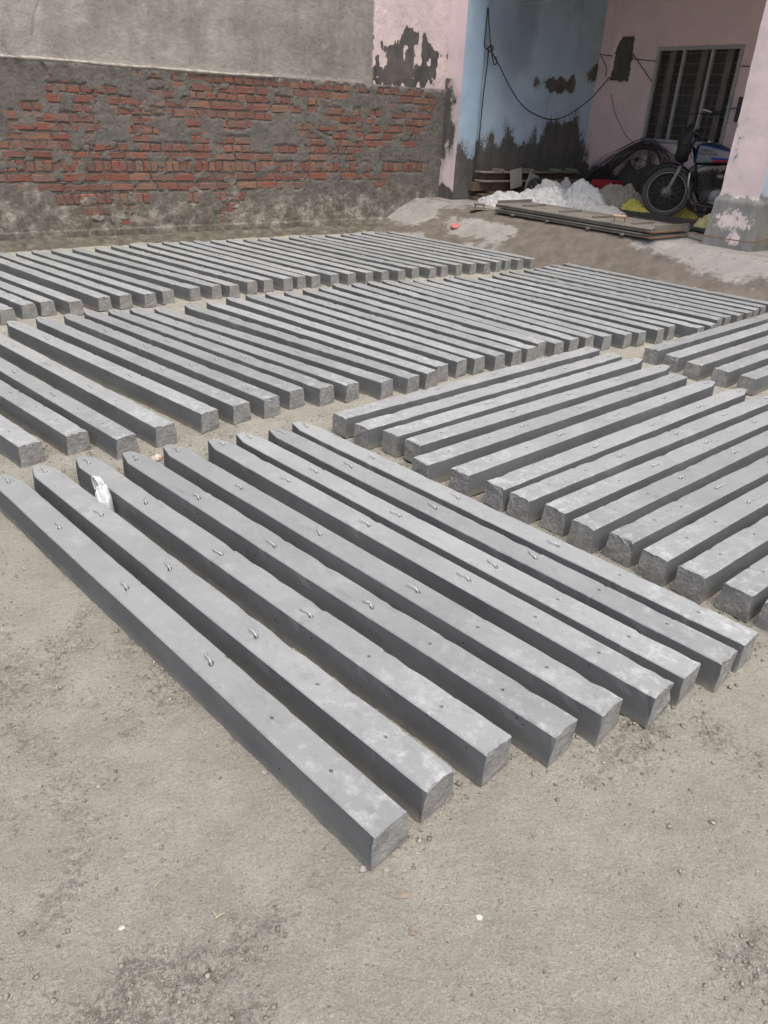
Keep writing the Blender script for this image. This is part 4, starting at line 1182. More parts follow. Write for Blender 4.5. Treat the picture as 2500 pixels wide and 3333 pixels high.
lump_thing("plastic_sheet", "pale plastic lump right of the pink pillar, above the yellow sack", "plastic sheet", -4.18, 9.45, HP, R(-45), (0.3, 0.25, 0.50), 247, SHEET2, fold=0.5)
INK = plain("black_print", (0.04, 0.04, 0.035), 0.8)
def text_mesh(txt, size):
    cu = bpy.data.curves.new("lettering", 'FONT'); cu.body = txt; cu.size = size; cu.extrude = 0.0006; cu.align_x = 'LEFT'; cu.resolution_u = 2
    ob = bpy.data.objects.new("lettering", cu); COL.objects.link(ob)
    bpy.context.view_layer.update()
    dg = bpy.context.evaluated_depsgraph_get()
    me_ = bpy.data.meshes.new_from_object(ob.evaluated_get(dg))
    v = np.array([q.co for q in me_.vertices]); f = [tuple(p.vertices) for p in me_.polygons]
    bpy.data.objects.remove(ob, do_unlink=True); bpy.data.curves.remove(cu)
    return v, f
# print on the yellow sack by the wheel, following its folds
sk = PRINTED
sv = np.array([q.co for q in sk.data.vertices]); sv = sv[: len(sv) // 2]
tv, tf = text_mesh("\u092e\u0924", 0.085)
ang = math.atan2(CR[1], CR[0]) - sk.rotation_euler[2]
tx, ty = tv[:, 0] + 0.045, tv[:, 1] * 2.0 - 0.155
lx_, ly_ = tx * math.cos(ang) - ty * math.sin(ang), tx * math.sin(ang) + ty * math.cos(ang)
dd = (sv[None, :, 0] - lx_[:, None]) ** 2 + (sv[None, :, 1] - ly_[:, None]) ** 2
kk = np.argsort(dd, 1)[:, :6]
lz_ = sv[kk, 2].mean(1) + 0.007
link("lettering", mesh("lettering", np.stack([lx_, ly_, lz_], -1), tf, INK), sk)

# ------------------------------------------------------------------ white carrier bag between two front posts
P = PZ(336, 1625, 0.10)
T = Thing("carrier_bag", "thin white plastic carrier bag stuffed between the second and third front posts", "bag", (P[0], P[1], 0.0), R(135))
m = Mat("thin_white_plastic", 0.4, 0.4); m.color(m.ramp(m.noise(20.0, 5), (0.3, (0.62, 0.63, 0.64)), (0.7, (0.82, 0.83, 0.84)))); m.b.inputs["Alpha"].default_value = 0.88
m.bump(m.noise(50.0, 5, 0.7, None, 1.0), 0.5, 0.01); BAG = m.m
v, f = crumple(0.052, 0.034, 0.155, 301, n=34, fold=0.35, skirt=-0.25)
T.part("bag_body", (v, f), BAG, local=True, smooth_shade=True)
hp_ = spline([(0.012, -0.012, 0.13), (0.018, -0.004, 0.172), (0.038, 0.0, 0.186), (0.056, 0.0, 0.165), (0.050, -0.005, 0.12)], 5)
vs = []
for dx in (-0.006, 0.0, 0.006): vs.append(tube([np.array(q) + [dx, dx * 1.3, dx * .4] for q in hp_], 0.0045, 5))
T.part("handle", join(*vs), BAG, local=True, smooth_shade=True)
# printed paper wrapper
P = PZ(512, 1494, 0.0)
v, f = crumple(0.030, 0.018, 0.022, 305, n=16, fold=0.6)
m = Mat("printed_wrapper", 0.6, 0.3); m.color(m.ramp(m.noise(60.0, 3), (0.45, (0.55, 0.50, 0.42)), (0.62, (0.42, 0.20, 0.12)))); WRAP = m.m
tag(link("paper_wrapper", mesh("paper_wrapper", v, f, WRAP), None, (P[0], P[1], 0.0), 0.6), "small orange and white crumpled wrapper on the sand between the front and middle rows", "wrapper")

# ------------------------------------------------------------------ pink lid on the apron
def apron_at(px, py):
    lo, hi = 0.0, 0.4
    for _ in range(40):
        mid = (lo + hi) / 2; Pq = PZ(px, py, mid)
        za = float(apron_z(np.array([Pq @ AA]), np.array([Pq @ BB]))[0])
        if za > mid: lo = mid
        else: hi = mid
    return PZ(px, py, lo)
P = apron_at(1481, 741)
v, f = lathe([(0.0, 0.0), (0.060, 0.0), (0.064, 0.004), (0.064, 0.022), (0.058, 0.026), (0.053, 0.021), (0.0, 0.020)], 28, 'z')
o = link("pink_disc", mesh("pink_disc", v, f, plain("coral_plastic", (0.48, 0.17, 0.16), 0.5, 0.4, 0, 0.15, 20), smooth_shade=False), None, P + [0, 0, 0.012])
o.rotation_euler = (0.30, -0.22, 0.4)
tag(o, "round coral pink plastic disc lying on the sloping apron", "disc")

# ------------------------------------------------------------------ casting mould table at the porch edge
MOULD = Mat("cement_crusted_steel", 0.85, 0.25)
b_ = MOULD.ramp(MOULD.noise(4.0, 6, 0.65), (0.3, (0.155, 0.142, 0.122)), (0.7, (0.265, 0.25, 0.222)))
b_ = MOULD.mix(MOULD.ramp(MOULD.noise(9.0, 6, 0.7), (0.58, 0.0), (0.72, 0.6)), b_, (0.12, 0.085, 0.06))
MOULD.color(b_); MOULD.bump(MOULD.noise(30.0, 6, 0.7), 0.5, 0.008); MOULDM = MOULD.m
mo = AB(-7.86, 7.66, HP); mdir = AB(-5.38, 7.72, HP) - mo; MLEN = float(np.linalg.norm(mdir)); mx = mdir / MLEN
my = np.cross(ZZ, mx); MW = 0.72
def mbox(x0, x1, y0, y1, z0, z1, bev=0.003): return frame_box(mo, mx, my, ZZ, x0, x1, y0, y1, z0, z1, bev)
for lv, lab in ((0, "lower cement-crusted steel casting tray of the pair at the porch edge"), (1, "upper cement-crusted steel casting tray with cleats lying on its twin at the porch edge")):
    z0 = HP + 0.012 + lv * 0.062
    zr = z0 - HP
    T = Thing("casting_tray", lab, "mould", mo + ZZ * zr + mx * MLEN / 2, math.atan2(mx[1], mx[0]), group="stacked casting trays")
    T.part("plate", mbox(0.02, MLEN - 0.02, 0.0, MW, zr + 0.036, zr + 0.048), MOULDM)
    T.part("rail", mbox(0.0, MLEN, -0.012, 0.012, zr, zr + 0.034), MOULDM)
    T.part("rail", mbox(0.0, MLEN, MW - 0.012, MW + 0.012, zr, zr + 0.034), MOULDM)
    T.part("edge_bead", mbox(0.01, MLEN - 0.01, -0.030, -0.013, zr + 0.036, zr + 0.046), MOULDM)
    for xe in (0.0, MLEN):
        T.part("end_plate", mbox(xe - 0.006, xe + 0.006, 0.02, MW - 0.02, zr + 0.0, zr + (0.085 if lv else 0.036), 0.001), MOULDM)
    hx = MLEN
    pts = [mo + mx * (hx - .12) + my * (-.02) + ZZ * (zr + .02), mo + mx * (hx + .02) + my * (-.02) + ZZ * (zr + .018), mo + mx * (hx + .06) + my * (MW * .55) + ZZ * (zr + .03), mo + mx * (hx - .02) + my * (MW * .75) + ZZ * (zr + .035)]
    T.part("handle_rod", tube(spline(pts, 4), 0.009, 6), RUST)
    if lv == 1:
        for xx in (0.40, 1.02, 1.55, 2.12):
            T.part("cleat", join(mbox(xx - .02, xx + .02, 0.10, 0.52, zr + .0485, zr + .075, .004)), MOULDM)
    else:
        for xx in (0.35, 0.95, 1.6, 2.1):
            v, f = lathe([(0.0, -0.012), (0.026, -0.012), (0.026, 0.012), (0.0, 0.012)], 12, 'y')
            T.part("lug", (mo + mx * xx + my * -0.03 + ZZ * (zr + 0.006) + v[:, :1] * mx + v[:, 1:2] * my + v[:, 2:] * ZZ * 0.62, f), MOULDM)
# loose stack of old boards against the blue wall
BOARD = plain("weathered_board", (0.15, 0.105, 0.078), 0.85, 0.2, 0, 0.4, 9)
BOARD2 = plain("dusty_board", (0.25, 0.225, 0.19), 0.9, 0.2, 0, 0.3, 9)
bl = [("lowest long brown board under the stack by the blue wall", 8.50, 10.6, 0.40, 0.06, -9.30, 0.0, BOARD), ("second board of the brown stack by the blue wall", 8.56, 10.7, 0.465, 0.035, -9.22, 0.02, BOARD),
      ("thin splintered board in the middle of the brown stack", 8.75, 10.3, 0.505, 0.02, -9.25, -0.02, BOARD2), ("deep brown board on edge in the stack by the blue wall", 8.45, 10.5, 0.53, 0.125, -9.26, 0.01, BOARD),
      ("rusty channel-like board near the top of the stack", 8.55, 10.8, 0.66, 0.03, -9.2, -0.01, BOARD2), ("dark board just below the topmost dusty board", 8.62, 10.75, 0.695, 0.085, -9.27, 0.02, BOARD),
      ("topmost dusty board with cleats on the stack by the blue wall", 8.55, 10.7, 0.785, 0.022, -9.22, 0.015, BOARD2)]
for i, (lab, b0, b1, z, th, a, yaw, mt) in enumerate(bl):
    T = Thing("timber_board", lab, "board", AB(a, b0, z), 0.0, group="boards stacked by the blue wall")
    ex = BB * math.cos(yaw) + AA * math.sin(yaw); ey = np.cross(ZZ, ex)
    wdt = 0.06 if th > 0.08 else 0.11
    T.part("plank", frame_box(AB(a, b0, z), ex, ey, ZZ, 0, b1 - b0, -wdt, wdt, 0.001, th - 0.001, 0.004), mt)
    if i == 6:
        for xx in (0.35, 1.0, 1.62, 2.0):
            T.part("cleat", frame_box(AB(a, b0, z), ex, ey, ZZ, xx, xx + 0.05, -0.13, 0.1, th, th + 0.04, 0.004), mt)
# ball of barbed wire in a torn sack
c = AB(-8.72, 9.32, 0.60)
T = Thing("wire_coil", "round tangle of dark wire sitting on the white plastic heap", "wire coil", c - ZZ * 0.2)
DW = plain("dark_wire", (0.085, 0.09, 0.10), 0.5, 0.4, 0.5)
vs = []
rg = np.random.default_rng(8)
for k in range(46):
    n_ = rg.normal(size=3); n_ /= np.linalg.norm(n_); n_ = n_ * 0.5 + AA * 0.3 + ZZ * 0.5; n_ /= np.linalg.norm(n_)
    u_ = np.cross(n_, [0.3, 0.5, 0.8]); u_ /= np.linalg.norm(u_); w_ = np.cross(n_, u_)
    off = rg.uniform(-0.11, 0.11); rad = math.sqrt(0.155 ** 2 - off ** 2) * rg.uniform(0.88, 1.02)
    vs.append(tube([c + n_ * off + rad * (u_ * math.cos(t) + w_ * math.sin(t)) for t in np.linspace(0, 6.3, 22)], 0.0042, 4, False))
T.part("strands", join(*vs), DW)
v, f = crumple(0.15, 0.15, 0.13, 309, n=18, fold=0.3)
T.part("core", (v + c - ZZ * 0.10, f), plain("coil_core", (0.05, 0.05, 0.055)))
# two flat beige tile or card sheets behind the coil
CARD = plain("pale_card", (0.36, 0.34, 0.30), 0.9)
for i, (b0, rz_, lab) in enumerate(((9.12, 0.2, "pale square board leaning left behind the wire tangle"), (9.42, -0.35, "pale square board leaning right behind the wire tangle"))):
    o = AB(-9.08, b0, 0.56)
    ex = BB * math.cos(rz_) + ZZ * math.sin(rz_); ez = np.cross(AA, ex) * -1; ez = ez if ez[2] > 0 else -ez
    Thing("card_sheet", lab, "card", o).part("sheet", frame_box(o, ex, AA, ez, 0, 0.24, -0.006, 0.006, 0, 0.27), CARD)
# grey channel beam and red box at the back
b0, b1 = AB(-9.28, 10.62, 0.50), AB(-8.42, 10.72, 0.56)
ex = (b1 - b0) / np.linalg.norm(b1 - b0); ey = np.cross(ZZ, ex); ey /= np.linalg.norm(ey); ez = np.cross(ex, ey)
T = Thing("channel_beam", "dusty grey steel channel lying at the back below the bent rods", "beam", b0)
LB = float(np.linalg.norm(b1 - b0))
T.part("web", frame_box(b0, ex, ey, ez, 0, LB, -.01, .01, 0, .14, .002), BOARD2)
T.part("flange", frame_box(b0, ex, ey, ez, 0, LB, -.06, -.0105, .132, .142, .002), BOARD2)
T.part("flange", frame_box(b0, ex, ey, ez, 0, LB, -.06, -.0105, 0, .01, .002), BOARD2)
T.part("support_block", frame_box(b0, ex, ey, ez, .1, LB - .05, -.05, .05, -.10, -.002, .004), BOARD)
rb = AB(-8.27, 10.42, 0.405)
T = Thing("red_crate", "small red plastic crate on the floor behind the dirty beige sack", "crate", rb, WALL_RZ - R(90))
RED = plain("red_plastic", (0.42, 0.035, 0.04), 0.5, 0.4)
T.part("crate_body", box(-.17, .17, -.12, .12, 0.0, .30, .006), RED, local=True)
T.part("rim", join(box(-.20, .20, -.15, -.121, .27, .345, .004), box(-.20, .20, .121, .15, .27, .345, .004), box(-.20, -.171, -.12, .12, .27, .345, .004), box(.171, .20, -.12, .12, .27, .345, .004)), RED, local=True)
T.part("lid_recess", box(-.165, .165, -.118, .118, .301, .33), plain("dark_red", (0.13, 0.02, 0.02)), local=True)
T.part("rib", box(-.205, .205, -.157, -.151, .30, .312), RED, local=True)

# ------------------------------------------------------------------ bent reinforcing rods: a bundle bowed against the back wall
STEEL = plain("dark_rebar", (0.085, 0.08, 0.08), 0.6, 0.4, 0.4, 0.4, 30)
T = Thing("bent_rod_bundle", "bundle of thin dark steel rods bent in an arch below the window", "rods", AB(-8.3, 10.85, HP))
rg = np.random.default_rng(12)
def on_back(px, py, b): q = PB(px, py, b); return (q @ AA, q[2])
arch = [(1893, 612), (1920, 588), (1975, 540), (2040, 492), (2088, 468), (2130, 474), (2165, 510), (2182, 560), (2190, 640)]
for k in range(40):
    s = rg.uniform(-1, 1); t = rg.uniform(-1, 1)
    depth_b = 10.86 + 0.10 * t
    pts = []
    for i, (x, y) in enumerate(arch):
        w = (34, 30, 26, 22, 18, 20, 26, 30, 34)[i]
        nx, ny = (0.5, 0.85) if i < 4 else ((0.0, 1) if i < 6 else (-0.95, 0.3))
        q = PB(x + nx * w * s + rg.normal(0, 2), y + ny * w * s * (1 if i < 6 else .3) + rg.normal(0, 2), depth_b)
        if q[2] < HP + 0.01: q = q + ZZ * (HP + 0.01 - q[2])
        pts.append(q)
    n_end = len(pts) if k % 3 else int(rg.integers(6, 9))
    T.part("rod", tube(spline(pts[:n_end], 5), 0.0045, 5), STEEL)
for (pl) in ([(1990, 305), (2000, 360), (2020, 410), (2045, 450), (2070, 470)], [(2140, 470), (2170, 490), (2205, 515)], [(2030, 530), (2080, 515), (2120, 540), (2150, 580)], [(2040, 550), (2090, 560), (2130, 600)]):
    T.part("rod", tube(spline([PB(x, y, 10.98) for x, y in pl], 6), 0.005, 5), STEEL)
# straight rods on the porch floor
T = Thing("straight_rod_bundle", "bundle of straight dark steel rods lying on the porch floor under the motorcycle", "rods", AB(-6.2, 9.2, HP))
for k in range(64):
    r0 = rg.uniform(0, 1); lay = rg.integers(0, 5)
    s0 = AB(-7.42 + rg.normal(0, .05), 9.18 + 0.62 * r0 + rg.normal(0, .01), HP + 0.011 + 0.0105 * lay)
    s1 = AB(-4.55 + rg.normal(0, .08), 8.72 + 0.62 * r0 + rg.normal(0, .02), HP + 0.011 + 0.0105 * lay)
    mid = (s0 + s1) / 2 + AB(rg.normal(0, .02), rg.normal(0, .02), 0)
    T.part("rod", tube(spline([s0, mid, s1], 3), 0.006, 5), STEEL)
o = Thing("loose_rod", "single thin rod lying loose on the floor left of the pink pillar", "rod", AB(-5.3, 8.2, HP))
o.part("rod", tube([PZ(2180, 757, HP + .012), PZ(2240, 771, HP + .01), PZ(2290, 786, HP + .01)], 0.005, 5), STEEL)

# ------------------------------------------------------------------ plasterer's tools
def float_tool(label, P, yaw, tilt=0.0, dark=False):
    T = Thing("plastering_trowel", label, "trowel", P, yaw)
    BL = plain("worn_steel_blade", (0.30, 0.30, 0.29), 0.45, 0.5, 0.5) if not dark else MOULDM
    T.part("blade", box(-.14, .14, -.05, .05, 0.0, .004, .001), BL, local=True)
    T.part("post", tube([(-.07, 0, .004), (-.07, 0, .06)], .007, 8), RUST, local=True)
    T.part("post", tube([(.05, 0, .004), (.05, 0, .06)], .007, 8), RUST, local=True)
    v, f = lathe([(0.0, -.085), (.014, -.085), (.018, -.06), (.016, 0), (.018, .055), (.013, .07), (0.0, .07)], 14, 'x', (-.01, 0, .068))
    T.part("handle", (v, f), plain("worn_wood_handle", (0.46, 0.32, 0.21), 0.7, 0.3, 0, 0.2, 30) if not dark else MOULDM, local=True, smooth_shade=True)
ztop = HP + 0.012 + 0.062 + 0.0495
P = PZ(2018, 724, ztop)
float_tool("steel plastering trowel with a pale wooden handle on the mould table", P, math.atan2(mx[1], mx[0]) + 0.5)
P = PZ(1563, 682, HP + 0.004)
float_tool("grey cement-caked trowel on the floor at the left end of the mould table", P, math.atan2(mx[1], mx[0]) + 0.75, dark=True)

# ------------------------------------------------------------------ cables and fittings
CAB = plain("black_cable", (0.025, 0.026, 0.03), 0.5, 0.4)
T = Thing("hanging_cable", "thick black cable knotted at the blue pillar and sagging to the wall recess", "cable", AB(LPA + .03, 8.5, 2.3))
s0 = AB(LPA + 0.03, 8.46, 2.2); e0 = PB(1984, 262, BACK - 0.03)
dvec = e0 - s0; npl = np.cross(dvec, ZZ); npl /= np.linalg.norm(npl)
def c3(x, y): return (1350 + x * .3918, y * .3918)
sag = [PN(*c3(x, y), s0, npl) for x, y in ((610, 60), (618, 200), (630, 370), (640, 430), (700, 540), (800, 740), (900, 880), (1000, 950), (1110, 990), (1200, 985), (1300, 940), (1450, 830), (1560, 710), (1618, 640))]
T.part("sagging_run", tube(spline(sag, 5), 0.009, 6), CAB)
drop = [PA(*c3(x, y), LPA + 0.02) for x, y in ((607, 60), (590, 250), (578, 370), (600, 410), (612, 425), (600, 560), (575, 750), (550, 1000), (530, 1200), (505, 1380))]
T.part("drop_run", tube(spline(drop, 4), 0.008, 6), CAB)
kn = [PN(*c3(x, y), s0, npl) for x, y in ((612, 400), (640, 375), (652, 410), (625, 430), (608, 400), (632, 385), (645, 470), (660, 535), (682, 520), (672, 470))]
T.part("knot_loop", tube(spline(kn, 4), 0.009, 6), CAB)
PALE = plain("pale_cord", (0.55, 0.5, 0.36), 0.7)
def wire(name, label, pts, r, mat, cat="wire"):
    T = Thing(name, label, cat, pts[0]); T.part("strand", tube(spline(pts, 6), r, 5), mat)
wire("pale_cord", "thin pale cord slung high across the blue side wall", [AB(LPA + .02, 8.9, 3.02), PN(1610, 17, AB(-8.9, 9.2, 3), -BB), PN(1720, 12, AB(-8.6, 9.2, 3), -BB), PN(1850, -8, AB(-8.2, 9.2, 3), -BB)], 0.003, PALE)
wire("pale_cord", "thin pale cord sagging along the top of the pink back wall to the pillar", [PN(x, y, BB * 9.4, BB) for x, y in ((2090, -8), (2200, 18), (2320, 38), (2420, 50), (2478, 56))], 0.004, PALE)
wire("pale_cord", "pale cord hanging straight down near the corner of the back wall", [PB(x, y, BACK - .05) for x, y in ((2002, -10), (2004, 40), (1998, 80), (1993, 130))], 0.003, PALE)
wire("wall_wire", "thin dark wire running from the corner to the wall recess", [PB(x, y, BACK - .03) for x, y in ((1953, 176), (1960, 178), (1992, 182))], 0.006, CAB)
wire("wall_wire", "thin dark wire running from the recess to the window frame", [PB(x, y, BACK - .03) for x, y in ((2056, 191), (2095, 195), (2138, 200))], 0.006, CAB)
wire("wall_wire", "thin dark wire slanting from the recess down to the window's left side", [PB(x, y, BACK - .03) for x, y in ((2057, 170), (2080, 205), (2125, 270))], 0.006, CAB)
wire("wall_wire", "short dark wire stub hanging below the corner of the back wall", [PB(x, y, BACK - .03) for x, y in ((1955, 180), (1972, 215), (1973, 232), (1970, 248))], 0.006, CAB)
wire("wall_wire", "dark wire running from the window to behind the pink pillar", [PB(x, y, BACK - .03) for x, y in ((2412, 215), (2440, 216))], 0.006, CAB)
q = PB(2412, 358, BACK - .03)
T = Thing("meter_box", "small dark electric box on the back wall beside the pink pillar", "electric box", q)
T.part("case", frame_box(q, AA, BB, ZZ, -.05, .11, -.05, .03, -.15, .16, .01), plain("dark_blue_box", (0.03, 0.035, 0.05), 0.4, 0.5))
T.part("conduit", tube([q - AA * .05 + ZZ * .02, q - AA * .26 + ZZ * .01], 0.006, 5), CAB)

# ================================================================== MOTORCYCLE (frame: +x forward, +y its left side, z up, origin at front tyre contact)
BK_S = 1.08
bp = AB(-6.90, 10.02, HP + 0.004) - np.array([0.045, 0.14, 0])
fwd = np.array([-0.95, 0.31]); BK_RZ = math.atan2(fwd[1], fwd[0])
T = Thing("motorcycle", "black and silver motorcycle parked in the porch, front wheel turned to the yard", "motorcycle", bp, BK_RZ, scale=BK_S)
RUB = plain("dusty_rubber", (0.11, 0.105, 0.098), 0.85, 0.2, 0, 0.35, 30)
BLK = plain("black_paint", (0.012, 0.013, 0.017), 0.3, 0.5, 0, 0.2, 10, 0.03)
BLKP = plain("black_plastic", (0.018, 0.019, 0.022), 0.5, 0.4, 0, 0.25, 10, 0.05)
CHR = plain("dull_chrome", (0.55, 0.55, 0.56), 0.22, 0.5, 0.9, 0.15, 20, 0.03)
ALU = plain("grey_aluminium", (0.30, 0.30, 0.30), 0.5, 0.5, 0.6, 0.3, 30)
ENG = plain("grimy_engine_metal", (0.10, 0.095, 0.09), 0.65, 0.4, 0.4, 0.4, 30)
BODY_DX = 0.0
def bpart(name, vf, mat, sm=True, parent=None, label=None):
    vf = (np.asarray(vf[0], float) + [BODY_DX, 0, -0.035 if BODY_DX else 0], vf[1])
    return T.part(name, vf, mat, local=True, smooth_shade=sm, parent=parent, label=label)
WR = 0.305
def wheel(xc, nm):
    prof = []
    for k in range(13):
        an = math.pi * 2 * k / 12
        prof.append((WR - 0.036 + 0.036 * math.cos(an), 0.036 * math.sin(an)))
    ty = bpart("tyre", lathe([(r_, h_) for r_, h_ in prof], 40, 'y', (xc, 0, WR)), RUB)
    rim = [(WR - 0.080, -.026), (WR - 0.066, -.028), (WR - 0.062, -.018), (WR - 0.070, 0), (WR - 0.062, .018), (WR - 0.066, .028), (WR - 0.080, .026), (WR - 0.080, -.026)]
    bpart("rim", lathe(rim, 40, 'y', (xc, 0, WR)), RIMM)
    bpart("hub", lathe([(0.0, -.055), (.03, -.055), (.065, -.045), (.068, .02), (.075, .03), (.03, .055), (0, .055)], 24, 'y', (xc, 0, WR)), ALU)
    sp = []
    for k in range(32):
        a0 = 2 * math.pi * k / 32; a1 = a0 + (0.42 if k % 2 else -0.42); y0 = .035 if (k // 2) % 2 else -.035
        sp.append(tube([(xc + .062 * math.cos(a1), y0, WR + .062 * math.sin(a1)), (xc + (WR - .085) * math.cos(a0), 0, WR + (WR - .085) * math.sin(a0))], 0.0022, 4))
    bpart("spokes", join(*sp), RIMM)
RIMM = plain('dusty_rim', (0.28, 0.27, 0.26), 0.5, 0.4, 0.5)
wheel(0.0, "front"); wheel(-1.23, "rear")
# fork: raked back 27 degrees
rk = R(19); fx, fz = -math.sin(rk), math.cos(rk)
for y in (-.085, .085):
    bpart("fork_slider", tube([(0.0, y, WR - .02), (fx * .02, y, WR + .02 * fz), (fx * .20, y, WR + fz * .20), (fx * .34, y, WR + fz * .34)], [.022, .026, .024, .024], 12), ALU)
    bpart("fork_tube", tube([(fx * .345, y, WR + fz * .345), (fx * .78, y, WR + fz * .78)], .016, 10), BLK)
for dk in (.52, .72):
    bpart("fork_yoke", frame_box((fx * dk, 0, WR + fz * dk), (fz, 0, -fx), (0, 1, 0), (fx, 0, fz), -.03, .05, -.11, .11, -.014, .014, .005), BLK, False)
bpart("front_axle", tube([(0, -.11, WR), (0, .11, WR)], .012, 8), CHR)
# mudguard
secs = []
for k in range(17):
    an = R(18 + 135 * k / 16); rad = WR + .045
    c_, s_ = math.cos(an), math.sin(an); w_ = .062 * (0.75 + 0.25 * math.sin(math.pi * min(1, k / 4 + .2) / 2 if k < 4 else math.pi / 2))
    sec = []
    for j in range(9):
        t_ = -1 + 2 * j / 8; dr = -.030 * abs(t_) ** 2.2
        sec.append(((rad + dr) * c_, w_ * t_, WR + (rad + dr) * s_))
    for j in range(8, -1, -1):
        t_ = -1 + 2 * j / 8; dr = -.030 * abs(t_) ** 2.2 - .006
        sec.append(((rad + dr) * c_, w_ * .93 * t_, WR + (rad + dr) * s_))
    secs.append(sec)
bpart("front_mudguard", loft(secs), BLK)
for y in (-1, 1): bpart("mudguard_stay", tube([(0.0, .075 * y, WR), (-.10, .066 * y, WR + .31)], .005, 6), ALU)
BODY_DX = 0.12
# nose fairing around the headlamp
def ell(c, rx, ry, rz, n=16, sq=2.4):
    out = []
    for k in range(n):
        an = 2 * math.pi * k / n; cs, sn = math.cos(an), math.sin(an)
        out.append((c[0], c[1] + math.copysign(abs(cs) ** (2 / sq), cs) * ry, c[2] + math.copysign(abs(sn) ** (2 / sq), sn) * rz))
    return out
secs = []
for x, ry, rz, zc_ in ((-.06, .02, .05, .83), (-.075, .08, .12, .85), (-.11, .125, .18, .875), (-.16, .145, .215, .90), (-.21, .15, .225, .925), (-.235, .145, .22, .935)):
    secs.append(ell((x - 0.06, 0, zc_), 0, ry, rz, 20))
bpart("nose_fairing", loft(secs), BLKP)
bpart("headlamp", lathe([(0, .0), (.05, .006), (.075, -.012), (.075, -.03)], 18, 'x', (-.115, 0, .84)), plain("headlamp_glass", (0.35, 0.36, 0.38), 0.15, 0.5))
for y in (-.055, .055):
    bpart("gauge", lathe([(0, -.04), (.045, -.04), (.05, 0), (.046, .012), (0, .012)], 16, 'x', (-.315, y, 1.03)), BLKP)
# handlebar and controls
hb = [(-.60, .345, 1.10), (-.50, .335, 1.115), (-.40, .25, 1.12), (-.365, .12, 1.045), (-.36, 0, 1.02), (-.365, -.12, 1.045), (-.40, -.25, 1.12), (-.50, -.335, 1.115), (-.60, -.345, 1.10)]
hb = [(x + .07, y, z + 0.15 * (abs(y) > .2)) for x, y, z in hb]
bpart("handlebar", tube(spline(hb, 5), .0115, 8), CHR)
for sgn in (1, -1):
    bpart("grip", tube([(-.44, .335 * sgn, 1.266), (-.535, .345 * sgn, 1.255)], .019, 10), BLKP)
    bpart("lever", tube([(-.41, .32 * sgn, 1.27), (-.39, .36 * sgn, 1.26), (-.44, .44 * sgn, 1.245)], .006, 6), BLKP)
    bpart("indicator", lathe([(0, -.03), (.02, -.028), (.028, 0), (.02, .012), (0, .014)], 12, 'x', (-.22, .20 * sgn, .92)), plain("amber_lens", (0.10, 0.045, 0.02), 0.3))
for y in (-1, 1): bpart("control_cable", tube(spline([(-.40, .30 * y, 1.24), (-.20, .22 * y, 1.22), (-.22, .1 * y, .95), (-.34, .06 * y, .75)], 6), .004, 5), BLKP)
# frame
bpart("frame_tubes", join(tube([(-.33, 0, .88), (-.40, 0, .70), (-.46, 0, .38), (-.55, 0, .24)], .018, 8), tube([(-.33, 0, .84), (-.80, 0, .78), (-1.45, 0, .74)], .018, 8),
      tube([(-.86, .09, .76), (-.86, .10, .35)], .014, 8), tube([(-.86, -.09, .76), (-.86, -.10, .35)], .014, 8), tube([(-.84, .1, .34), (-1.23, .1, WR)], .016, 8), tube([(-.84, -.1, .34), (-1.23, -.1, WR)], .016, 8)), BLK)
# tank: teardrop with a painted flank
m = Mat("tank_paint", 0.28, 0.5); tc = m.co(); sx = m.new("SeparateXYZ"); m.lk(tc, sx.inputs[0])
x_ = m.math('SUBTRACT', sx.outputs[0], 0.12); z_ = m.math('ADD', sx.outputs[2], 0.035)
silver = m.ramp(m.noise(20.0, 4), (0.3, (0.19, 0.20, 0.215)), (0.7, (0.25, 0.26, 0.28)))
top = m.ramp(z_, (0.0, 0.0), (1.0, 1.0))
line = m.math('ADD', m.math('MULTIPLY', x_, 0.16), 0.968)              # the silver field drops towards the seat
colr = m.mix(m.math('GREATER_THAN', z_, line), silver, (0.012, 0.02, 0.05))
colr = m.mix(m.math('MULTIPLY', m.math('LESS_THAN', z_, m.math('ADD', line, 0.022)), m.math('GREATER_THAN', z_, line)), colr, (0.02, 0.05, 0.20))
colr = m.mix(m.math('LESS_THAN', z_, m.math('SUBTRACT', m.math('MULTIPLY', x_, -0.10), -0.665)), colr, (0.010, 0.012, 0.02))
s1 = m.math('MULTIPLY', m.math('LESS_THAN', x_, -0.56), m.math('MULTIPLY', m.math('LESS_THAN', z_, 0.778), m.math('GREATER_THAN', z_, 0.752)))
colr = m.mix(s1, colr, (0.02, 0.06, 0.32))
s2 = m.math('MULTIPLY', m.math('LESS_THAN', x_, -0.58), m.math('MULTIPLY', m.math('LESS_THAN', z_, 0.750), m.math('GREATER_THAN', z_, 0.728)))
colr = m.mix(s2, colr, (0.45, 0.02, 0.03))
colr = m.mix(m.math('GREATER_THAN', x_, -0.395), colr, (0.012, 0.03, 0.14))
m.color(colr); TANK = m.m
secs = []
for x, ry, rz, zc_ in ((-.355, .03, .04, .80), (-.37, .075, .095, .80), (-.42, .115, .125, .805), (-.52, .135, .135, .81), (-.64, .135, .125, .805), (-.74, .115, .10, .79), (-.82, .085, .07, .775), (-.86, .06, .05, .77)):
    secs.append(ell((x, 0, zc_), 0, ry, rz, 24, 2.8))
tank = bpart("fuel_tank", loft(secs), TANK)
bpart("filler_cap", lathe([(.0, .012), (.03, .012), (.034, 0), (.034, -.01)], 16, 'z', (-.5, 0, .945)), CHR, parent=tank)
